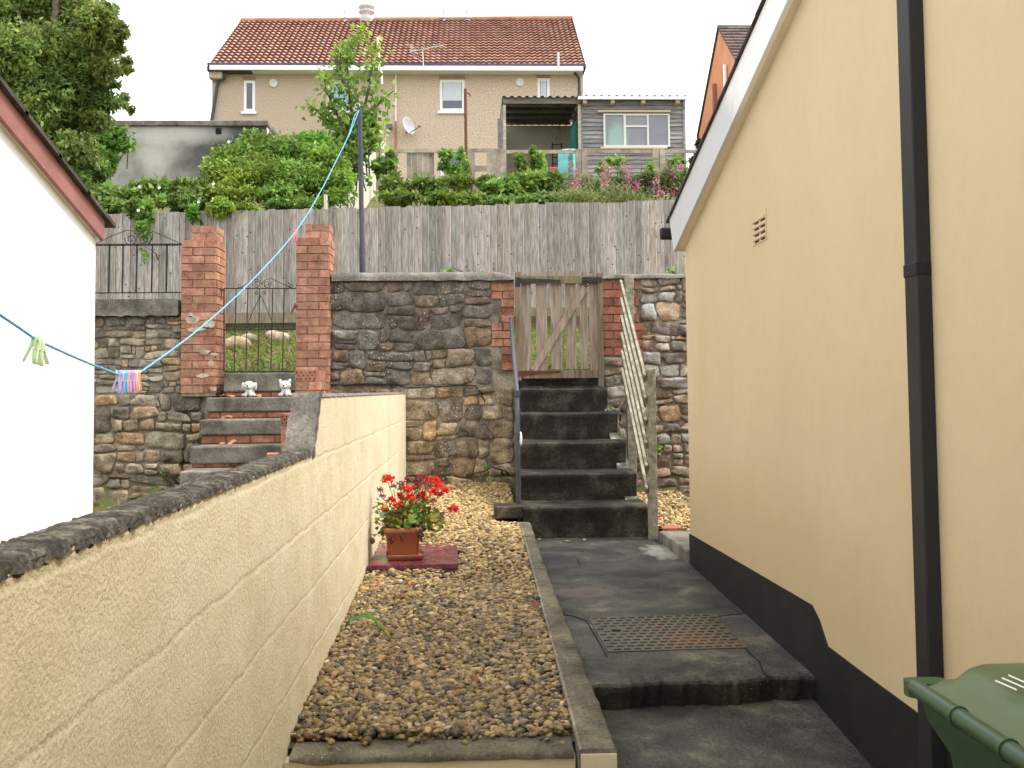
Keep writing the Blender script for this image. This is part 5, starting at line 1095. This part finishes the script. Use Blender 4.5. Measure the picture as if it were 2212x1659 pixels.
mb = MB(); mb.tube([PY(1008, 400, 17.8), PY(1005, 192, 17.8)], .028, 8); mb.tube([PY(1005, 200, 17.8), PY(1014, 202, 17.8), PY(1016, 208, 17.8)], .012, 6); mb.build('rusty_pole', MATS['rust'], label='thin rusty pole standing upright in front of the beige house', cat='pole')
# white painted side fence running uphill
t = thing('white_side_fence', (-1.85, 16.5, 2), 'off white painted board fence running uphill behind the sapling', 'fence')
mb = MB(); y = 12.62; zt_ = lambda y: 2.28+.345*(y-12.05)
M_wf = mat('aged_white_fence', [(.3, (.5, .47, .38)), (.5, (.68, .65, .55)), (.7, (.75, .72, .62))], 4, .8, .001, 40, stretch=(6, 6, .6))
while y < 21.4: k = random.uniform(.85, 1.08); mb.box((-1.87, y, zt_(y)-1.35), (-1.84, y+.115, zt_(y+.06)+random.uniform(-.02, .02)), (k, k, k*.97)); y += .122
mb.build('boards', M_wf, t)

# ------------------------------------------------------------------ orange house
t = thing('orange_house', (7.5, 24, 4), 'orange rendered house gable with a slate roof behind the white bargeboard', 'house')
XO = 6.17; ap = (24.0, PX(1573, 33, XO).z); fe = (26.4, PX(1526, 275, XO).z); ne = (21.6, fe[1]-.1)
M_or = mat('orange_render', [(.3, (.55, .22, .1)), (.5, (.66, .29, .15)), (.7, (.72, .38, .22))], 1.2, .9, .003, 30)
mb = MB(); mb.poly([(XO, fe[0], 3.5), (XO, fe[0], fe[1]), (XO, ap[0], ap[1]), (XO, ne[0], ne[1]), (XO, ne[0], 3.5)], (7, 0, 0)); mb.build('wall', M_or, t)
mb = MB(); n = 18
for i in range(n):
    a = V(XO-.05, ap[0]+(ne[0]-.15-ap[0])*i/n, ap[1]+.06+(ne[1]-.05-ap[1])*i/n); b = V(XO-.05, ap[0]+(ne[0]-.15-ap[0])*(i+1.1)/n, ap[1]+.08+(ne[1]-.05-ap[1])*(i+1.1)/n)
    for j in range(30): x = j*.24; k = random.uniform(.7, 1.35); mb.poly([a+V(x, 0, 0), b+V(x, 0, .02), b+V(x+.235, 0, .02), a+V(x+.235, 0, 0)], (0, .01, -.04), (k*1.4, k*1.15, k*1.15))
mb.build('roof', M_tile, t)
mb = MB(); mb.poly([(XO-.04, ap[0], ap[1]), (XO-.04, fe[0]+.1, fe[1]-.05), (XO-.04, fe[0]+.1, fe[1]+.03), (XO-.04, ap[0], ap[1]+.09)], (7, 0, 0)); mb.build('roof_back', M_tile, t)
mb = MB(); p = PX(1566, 140, XO-.05); q = PX(1566, 200, XO-.05); q.y = p.y; mb.tube([p, q-V(0, 0, .6)], .05, 8); mb.build('vent_pipe', M_white, t)
mb = MB(); p = PX(1542, 182, XO-.06); q = PX(1541, 240, XO-.06); q.y = p.y; mb.box((XO-.09, p.y-.06, q.z-.6), (XO-.001, p.y+.06, p.z), (.3, .14, .1)); mb.build('dark_pipe', M_plain, t)

# ------------------------------------------------------------------ vegetation
DK, MD, LT = (.08, .13, .03), (.2, .3, .07), (.2, .31, .07)
def cl(u, v, ru, rv, y, tint=(1, 1, 1), wgt=None, ry=None):
    c = PY(u, v, y); s = y/F; return (tuple(c), (ru*s, ry or max(ru, rv)*s*.8, rv*s), wgt if wgt else ru*rv/900., tint)
# big tree
t = thing('tree', PY(60, 480, 15.5), 'large leafy tree filling the top left corner above the white house', 'tree')
L_ = []
for u, v, ru, rv in ((-60, 60, 90, 110), (20, 20, 90, 80), (100, 10, 80, 70), (165, 20, 60, 60), (210, 55, 45, 50), (235, 95, 28, 26), (252, 75, 26, 18), (190, 110, 60, 50), (120, 110, 80, 70), (40, 130, 90, 80), (-30, 180, 90, 80), (225, 150, 36, 30), (247, 150, 22, 12), (180, 180, 60, 50), (110, 200, 80, 60), (60, 250, 70, 60), (210, 215, 45, 38), (240, 222, 26, 14), (170, 250, 60, 45), (120, 290, 60, 45), (205, 262, 40, 30), (160, 330, 60, 45), (200, 372, 44, 40), (228, 30, 16, 30), (190, 430, 50, 45), (150, 390, 50, 50), (262, 62, 18, 10), (258, 105, 14, 12), (265, 152, 14, 8), (255, 226, 16, 8), (243, 18, 12, 14), (268, 128, 15, 9), (274, 150, 12, 7), (278, 236, 12, 7), (268, 208, 14, 8), (254, 50, 12, 8), (272, 72, 12, 7), (250, 182, 16, 9)):
    k = random.uniform(.8, 1.15); L_.append(cl(u, v, ru, rv, 15.5+random.uniform(-.5, .5), (k*random.uniform(.9, 1.2), k, k)))
C, T = clumps(L_, 900, MD, .25, 34, .25)
leaves_mesh('crown', C, .09, .45, T, M_leaf, t)
mb = MB(); b0 = PY(60, 480, 15.5); b0.z = 2.2; b1 = PY(90, 300, 15.5); mb.tube([b0, b1, PY(110, 150, 15.5), PY(120, 20, 15.5), PY(118, -60, 15.5)], [.17, .13, .09, .05, .03], 9)
for q in ((-40, 60), (30, 0), (200, 60), (235, 100), (225, 160), (210, 225), (20, 160), (170, 0), (245, 75), (240, 222)):
    a = b1.lerp(PY(110, 150, 15.5), random.random()); e = PY(q[0], q[1], 15.5); mb.tube([a, a.lerp(e, .5)+V(0, 0, .15), e], [.06, .035, .008], 6)
mb.build('trunk', M_bark, t)
# ivy on the outbuilding left end
def veg(name, label, cat, cls, dens, base, leaf, wr, var=.3, sub=8, stem=True, group=None):
    z0 = min(c[0][2]-c[1][2] for c in cls); mx_ = sum(c[0][0] for c in cls)/len(cls); my = sum(c[0][1] for c in cls)/len(cls)
    t = thing(name, V(mx_, my, z0), label, cat, group); C, T = clumps(cls, dens, base, var, sub); leaves_mesh('foliage', C, leaf, wr, T, M_leaf, t)
    mb = MB()
    for c in cls:
        cc = V(*c[0])
        for _ in range(3 if stem else 1): e = cc + V(random.uniform(-1, 1)*c[1][0], random.uniform(-.5, .5)*c[1][1], random.uniform(-.2, .9)*c[1][2]); b = V(cc.x+random.uniform(-.2, .2), cc.y+.1, max(ground_z(cc.y)-.1, cc.z-c[1][2]*(2.2 if stem else .8))); mb.tube([b, b.lerp(e, .5)+V(.05, 0, 0), e], [.012, .008, .003], 5)
    mb.build('stems', M_bark, t); return t
veg('ivy', 'glossy ivy clump spilling over the left end of the grey outbuilding', 'ivy', [cl(215, 300, 60, 36, 17, (.8, 1.05, .8)), cl(250, 305, 40, 26, 17, (.8, 1.1, .8)), cl(215, 345, 45, 35, 16.5, (.8, 1, .8)), cl(185, 395, 45, 40, 16, (.8, .95, .8))], 700, LT, .1, .6)
veg('climbing_vine', 'bindweed vine hanging over the left end of the board fence', 'vine', [cl(255, 425, 60, 34, 13.1), cl(300, 420, 50, 30, 13.1, (1.05, 1.1, 1)), cl(350, 410, 50, 28, 13.1), cl(300, 452, 36, 28, 12.55, (1, 1.1, 1), 1.2), cl(310, 475, 20, 26, 12.42, (1, 1.1, 1), .6), cl(402, 402, 44, 34, 13.2, (1, 1.05, .9)), cl(390, 438, 46, 26, 12.7), cl(245, 450, 32, 18, 12.8), cl(440, 425, 40, 34, 12.9, (1, .95, .9))], 760, LT, .085, .75, stem=False)
veg('vine_tendril', 'thin hanging vine strand between the scrolls of the iron railing', 'vine', [cl(312, 500, 9, 20, 12.38, (1, 1.15, 1), .22), cl(312, 540, 5, 22, 12.38, (1, 1.15, 1), .1)], 260, LT, .07, .7, stem=False)
veg('bush', 'broad mid green privet bush in front of the grey outbuilding', 'bush', [cl(500, 360, 70, 50, 13.6, (1.1, 1, .9)), cl(560, 330, 70, 42, 13.8, (1.05, 1.05, .9)), cl(620, 340, 70, 50, 13.8), cl(560, 385, 90, 50, 13.3, (1.2, 1, .8)), cl(640, 390, 80, 45, 13.3), cl(700, 370, 60, 60, 13.5, (1.1, 1.1, .9)), cl(735, 400, 34, 40, 13.2, (1.2, 1.2, .9)), cl(500, 425, 60, 34, 12.9, (1.25, 1, .8)), cl(600, 420, 60, 26, 12.9, (.9, .9, .8)), cl(460, 390, 30, 34, 13.3, (1.2, 1, .8)), cl(680, 320, 50, 36, 14, (.9, 1.2, .9)), cl(560, 298, 40, 16, 14), cl(478, 450, 30, 22, 12.45, (1.2, 1.1, .8)), cl(415, 455, 16, 16, 12.42, (.9, 1.1, .9), .5), cl(640, 440, 70, 18, 12.8, (.9, .95, .8)), cl(720, 425, 30, 20, 12.9, (1, 1, .8)), cl(530, 452, 24, 14, 12.6, (1.3, 1.1, .8))], 1000, (.2, .34, .065), .066, .5, .3, 22)
# sapling
t = thing('sapling', PY(765, 400, 14.5), 'tall thin maple sapling with upright shoots in front of the beige house', 'tree')
Sg = lambda u, v, dy=0: PY(u, v, 14.5+dy)
stems = [[(768, 400), (765, 320), (760, 250), (752, 180), (750, 120), (768, 85), (787, 52)], [(765, 330), (740, 270), (720, 230), (703, 190), (700, 148)], [(762, 300), (785, 240), (800, 180), (805, 140), (812, 95)], [(768, 300), (800, 250), (825, 215), (850, 197)], [(760, 300), (720, 270), (685, 240), (662, 222)], [(765, 330), (800, 300), (820, 275)], [(752, 200), (735, 160), (735, 125), (743, 90)], [(765, 340), (800, 320), (822, 310)]]
mb = MB(); C = []; T = []
for s in stems:
    P = [Sg(u, v, random.uniform(-.2, .2)) for u, v in s]; mb.tube(P, [.028-.022*i/(len(P)-1) for i in range(len(P))], 6)
    for i in range(1, len(P)):
        seg = (P[i]-P[i-1]).length
        for _ in range(int(seg*(125 if i > 1 else 160))):
            q = P[i-1].lerp(P[i], random.random()); w_ = .045+.095*(1-i/len(P)); q = q+V(random.gauss(0, w_), random.gauss(0, w_), random.gauss(0, w_*.7)); k = random.uniform(.7, 1.3); young = i == len(P)-1
            C.append(tuple(q)); T.append((.2*k, .34*k, .06*k) if not young else (.36*k, .5*k, .09*k))
mb.build('trunk', M_bark, t)
leaves_mesh('crown', np.array(C), .105, .75, np.array(T), M_leaf, t)
veg('bush', 'dense leafy undergrowth around the foot of the sapling', 'bush', [cl(790, 300, 34, 36, 14.6), cl(745, 300, 40, 30, 14.7), cl(800, 265, 22, 26, 14.8), cl(760, 345, 30, 30, 14.3, (.9, .95, .9)), cl(735, 330, 30, 30, 14.2)], 620, LT, .085, .7)
veg('climbing_vine', 'green creeper growing up the left post of the rail fence', 'vine', [cl(835, 360, 22, 40, 14.6, (.9, 1.05, 1)), cl(845, 400, 30, 34, 13.9), cl(840, 335, 20, 12, 15)], 620, LT, .085, .75)
veg('shrub', 'dark green shrub mass just above the middle of the board fence', 'shrub', [cl(880, 405, 44, 28, 13.6, (.8, .8, .8)), cl(930, 408, 50, 26, 13.5, (.7, .78, .8)), cl(850, 430, 40, 16, 13.1), cl(920, 430, 60, 14, 13), cl(985, 400, 40, 24, 13.6, (1, 1, .9)), cl(990, 430, 60, 14, 13, (1.1, 1, .9))], 800, (.19, .28, .05), .08, .5)
veg('climbing_vine', 'creeper between the rusty pole and the grey fence boards', 'vine', [cl(978, 350, 26, 34, 15, (.9, 1.1, 1), .8), cl(1000, 372, 16, 26, 15, (1, 1.1, 1), .4)], 500, LT, .085, .75)
veg('climbing_vine', 'bright leafy bindweed below the open lean to', 'vine', [cl(1080, 408, 50, 26, 13.6, (1.05, 1.15, 1)), cl(1130, 395, 44, 36, 13.8, (1.1, 1.15, 1)), cl(1120, 355, 13, 36, 15.5, (1.1, 1.2, 1), .5), cl(1158, 350, 18, 34, 15.5, (1.1, 1.2, 1), .6), cl(1175, 400, 44, 32, 13.7), cl(1060, 432, 60, 13, 13), cl(1150, 430, 70, 15, 13, (1, 1.05, 1))], 760, LT, .085, .75)
veg('shrub', 'feathery green undergrowth along the right part of the board fence', 'shrub', [cl(1230, 412, 50, 22, 13.6, (.9, .9, 1)), cl(1290, 405, 50, 28, 13.6, (.8, .9, 1)), cl(1350, 400, 50, 32, 13.7, (.75, .85, 1)), cl(1410, 395, 50, 36, 13.6, (.9, .95, 1)), cl(1460, 390, 36, 36, 13.5, (1, 1, 1)), cl(1300, 432, 150, 10, 13.1, (1, 1, .9), 2.5)], 900, (.22, .28, .1), .09, .22)
veg('climbing_vine', 'thin creeper climbing the grey boards of the shed', 'vine', [cl(1330, 345, 26, 18, 16, (1, 1.15, 1), .35), cl(1300, 365, 14, 20, 15.8, (1, 1.15, 1), .2), cl(1400, 365, 20, 16, 15.8, (1, 1.1, 1), .2), cl(1455, 350, 20, 26, 15.8, (1, 1.1, 1), .4)], 420, LT, .085, .7)
# rosebay willowherb, one plant at a time
sp = [(1214, 405, 26, 1), (1225, 412, 20, 1), (1236, 408, 22, 1), (1246, 400, 26, 1), (1232, 345, 90, .3), (1243, 365, 60, .4), (1262, 420, 24, 1), (1292, 405, 34, 1), (1298, 418, 20, 1), (1305, 335, 90, .3), (1318, 360, 60, .5), (1325, 418, 20, 1), (1343, 350, 80, .6), (1355, 365, 60, .6), (1363, 358, 70, .6), (1375, 390, 40, .8), (1385, 372, 50, .5), (1398, 380, 40, .6), (1420, 370, 50, .6), (1440, 345, 80, .4), (1452, 360, 60, .6), (1470, 345, 70, .7), (1478, 365, 50, .7), (1338, 400, 30, .5), (1270, 372, 60, .3)]
stm = mat('willowherb_stem', [(.3, (.28, .2, .13)), (.7, (.38, .28, .18))], 20, .8)
for u, v, hh, vivid in sp:
    y = random.uniform(13.2, 13.9); a, b = PY(u, v, y), PY(u+random.uniform(-4, 4), 436, y); t = thing('willowherb', b, 'short vivid magenta willowherb spike low above the board fence' if vivid >= .8 else 'tall faded pink willowherb spike in front of the rail fence', 'wild flower', 'vivid willowherb along the fence top' if vivid >= .8 else 'faded willowherb along the fence top')
    mb = MB(); mb.tube([b, b.lerp(a, .5)+V(.02, 0, 0), a], [.008, .006, .002], 5); mb.build('stem', stm, t)
    n = int(36+hh*.8); f = rng.random(n)**.7; C = np.array(a)[None]*1 - np.array([0, 0, 1.])*(f*(.1+.005*hh))[:, None]; rr_ = (.02+.06*f)[:, None]; C = C + rng.normal(0, 1, (n, 3))*rr_*.55
    T = np.where((rng.random(n) < vivid)[:, None], np.array([(.72, .16, .42)]), np.array([(.6, .34, .3)]))*rng.uniform(.7, 1.2, (n, 1)); leaves_mesh('flower_spike', C, .045, .6, T, M_flower, t)
    n = 40; f = rng.random(n); C = np.array(b)[None]*(1-f)[:, None]+np.array(a-V(0, 0, .15))[None]*f[:, None] + rng.normal(0, .035, (n, 3)); T = np.array((.17, .19, .07))*rng.uniform(.6, 1.4, (n, 1)); leaves_mesh('leaves', C, .08, .2, T, M_leaf, t)
# small things: white bindweed flowers
for (u, v, y) in ((524, 706, 0), (300, 455, 12.3), (345, 406, 12.7), (303, 404, 12.7), (1166, 433, 12.7), (495, 307, 13.0), (430, 437, 12.5), (462, 398, 12.6)):
    if not y: continue
    mb = MB(); mb.lathe(PY(u, v, y), [(.003, .02), (.007, .0), (.02, -.014), (.022, -.014)], 10, (.85, .85, .82), ax=V(.1, 1, -.2)); mb.build('bindweed_flower', M_flower, label='small white bindweed flower among the green leaves', cat='flower', group='white bindweed flowers')
veg('bush', 'small dark bush on the skyline between the shed and the white bargeboard', 'bush', [cl(1512, 318, 12, 20, 24, (.8, .8, .8), .6), cl(1500, 350, 16, 20, 23, (.7, .7, .8), .6)], 420, DK, .12, .6)
veg('weed', 'small weed on top of the stone wall coping', 'weed', [cl(968, 583, 14, 6, 8.75, (1.2, 1.3, 1), .12)], 300, LT, .03, .8); veg('weed', 'tiny green sprig behind the right stone wall', 'weed', [cl(1450, 586, 9, 7, 8.9, (1.2, 1.3, 1), .08)], 300, LT, .03, .8)
veg('weed', 'green weed at the foot of the whitish wall beside the handrail post', 'weed', [cl(1424, 965, 8, 26, 8.45, (1.3, 1.5, 1), .16)], 300, LT, .035, .6); veg('weed', 'small weed at the foot of the dark stone wall', 'weed', [cl(1053, 1012, 9, 7, 8.48, (.8, 1, .8), .1)], 300, LT, .025, .7)
veg('weed', 'little grass tuft in the side of the second stone step from the top', 'weed', [cl(1316, 882, 8, 12, 7.9, (1.4, 1.3, 1), .08)], 300, LT, .03, .3)
veg('moss_clump', 'dark green moss tuft on the left wall near its foot', 'moss', [cl(352, 1025, 14, 16, 8.52, (.6, .8, .6), .2)], 500, MD, .022, .6)
# bank turf seen through the gates
n = 15000; x = rng.uniform(-3.2, 1.6, n); y = 8.95 + rng.random(n)**1.2*3.3; z = np.array([ground_z(b) for b in y])
P = np.stack([x, y, z], 1); T = np.array([(.16, .26, .04)])*rng.uniform(.6, 1.5, (n, 1)); br = rng.random(n) < .34; T[br] = np.array([(.32, .22, .11)])*rng.uniform(.6, 1.3, (br.sum(), 1))
o = leaves_mesh('grass', P+np.array([0, 0, .05]), .085, .22, T, M_leaf, None, kind='stuff', label='rough grass and dead leaves on the bank behind the stone walls', cat='grass')
for (u, v, y, r_) in ((512, 735, 10.8, .16), (605, 722, 11.4, .13), (590, 715, 11.6, .1), (538, 722, 11.4, .1)):
    mb = MB(); c = PY(u, v, y); mb.ball(c-V(0, 0, .05), (r_, r_*.8, r_*.6), random.choice([(1.1, .95, .7), (1.1, 1, .85)]), 14, 8); mb.build('boulder', M_stone_l, label='rounded pale boulder half buried in the grass bank behind the iron gate', cat='boulder', group='boulders on the bank behind the iron gate')
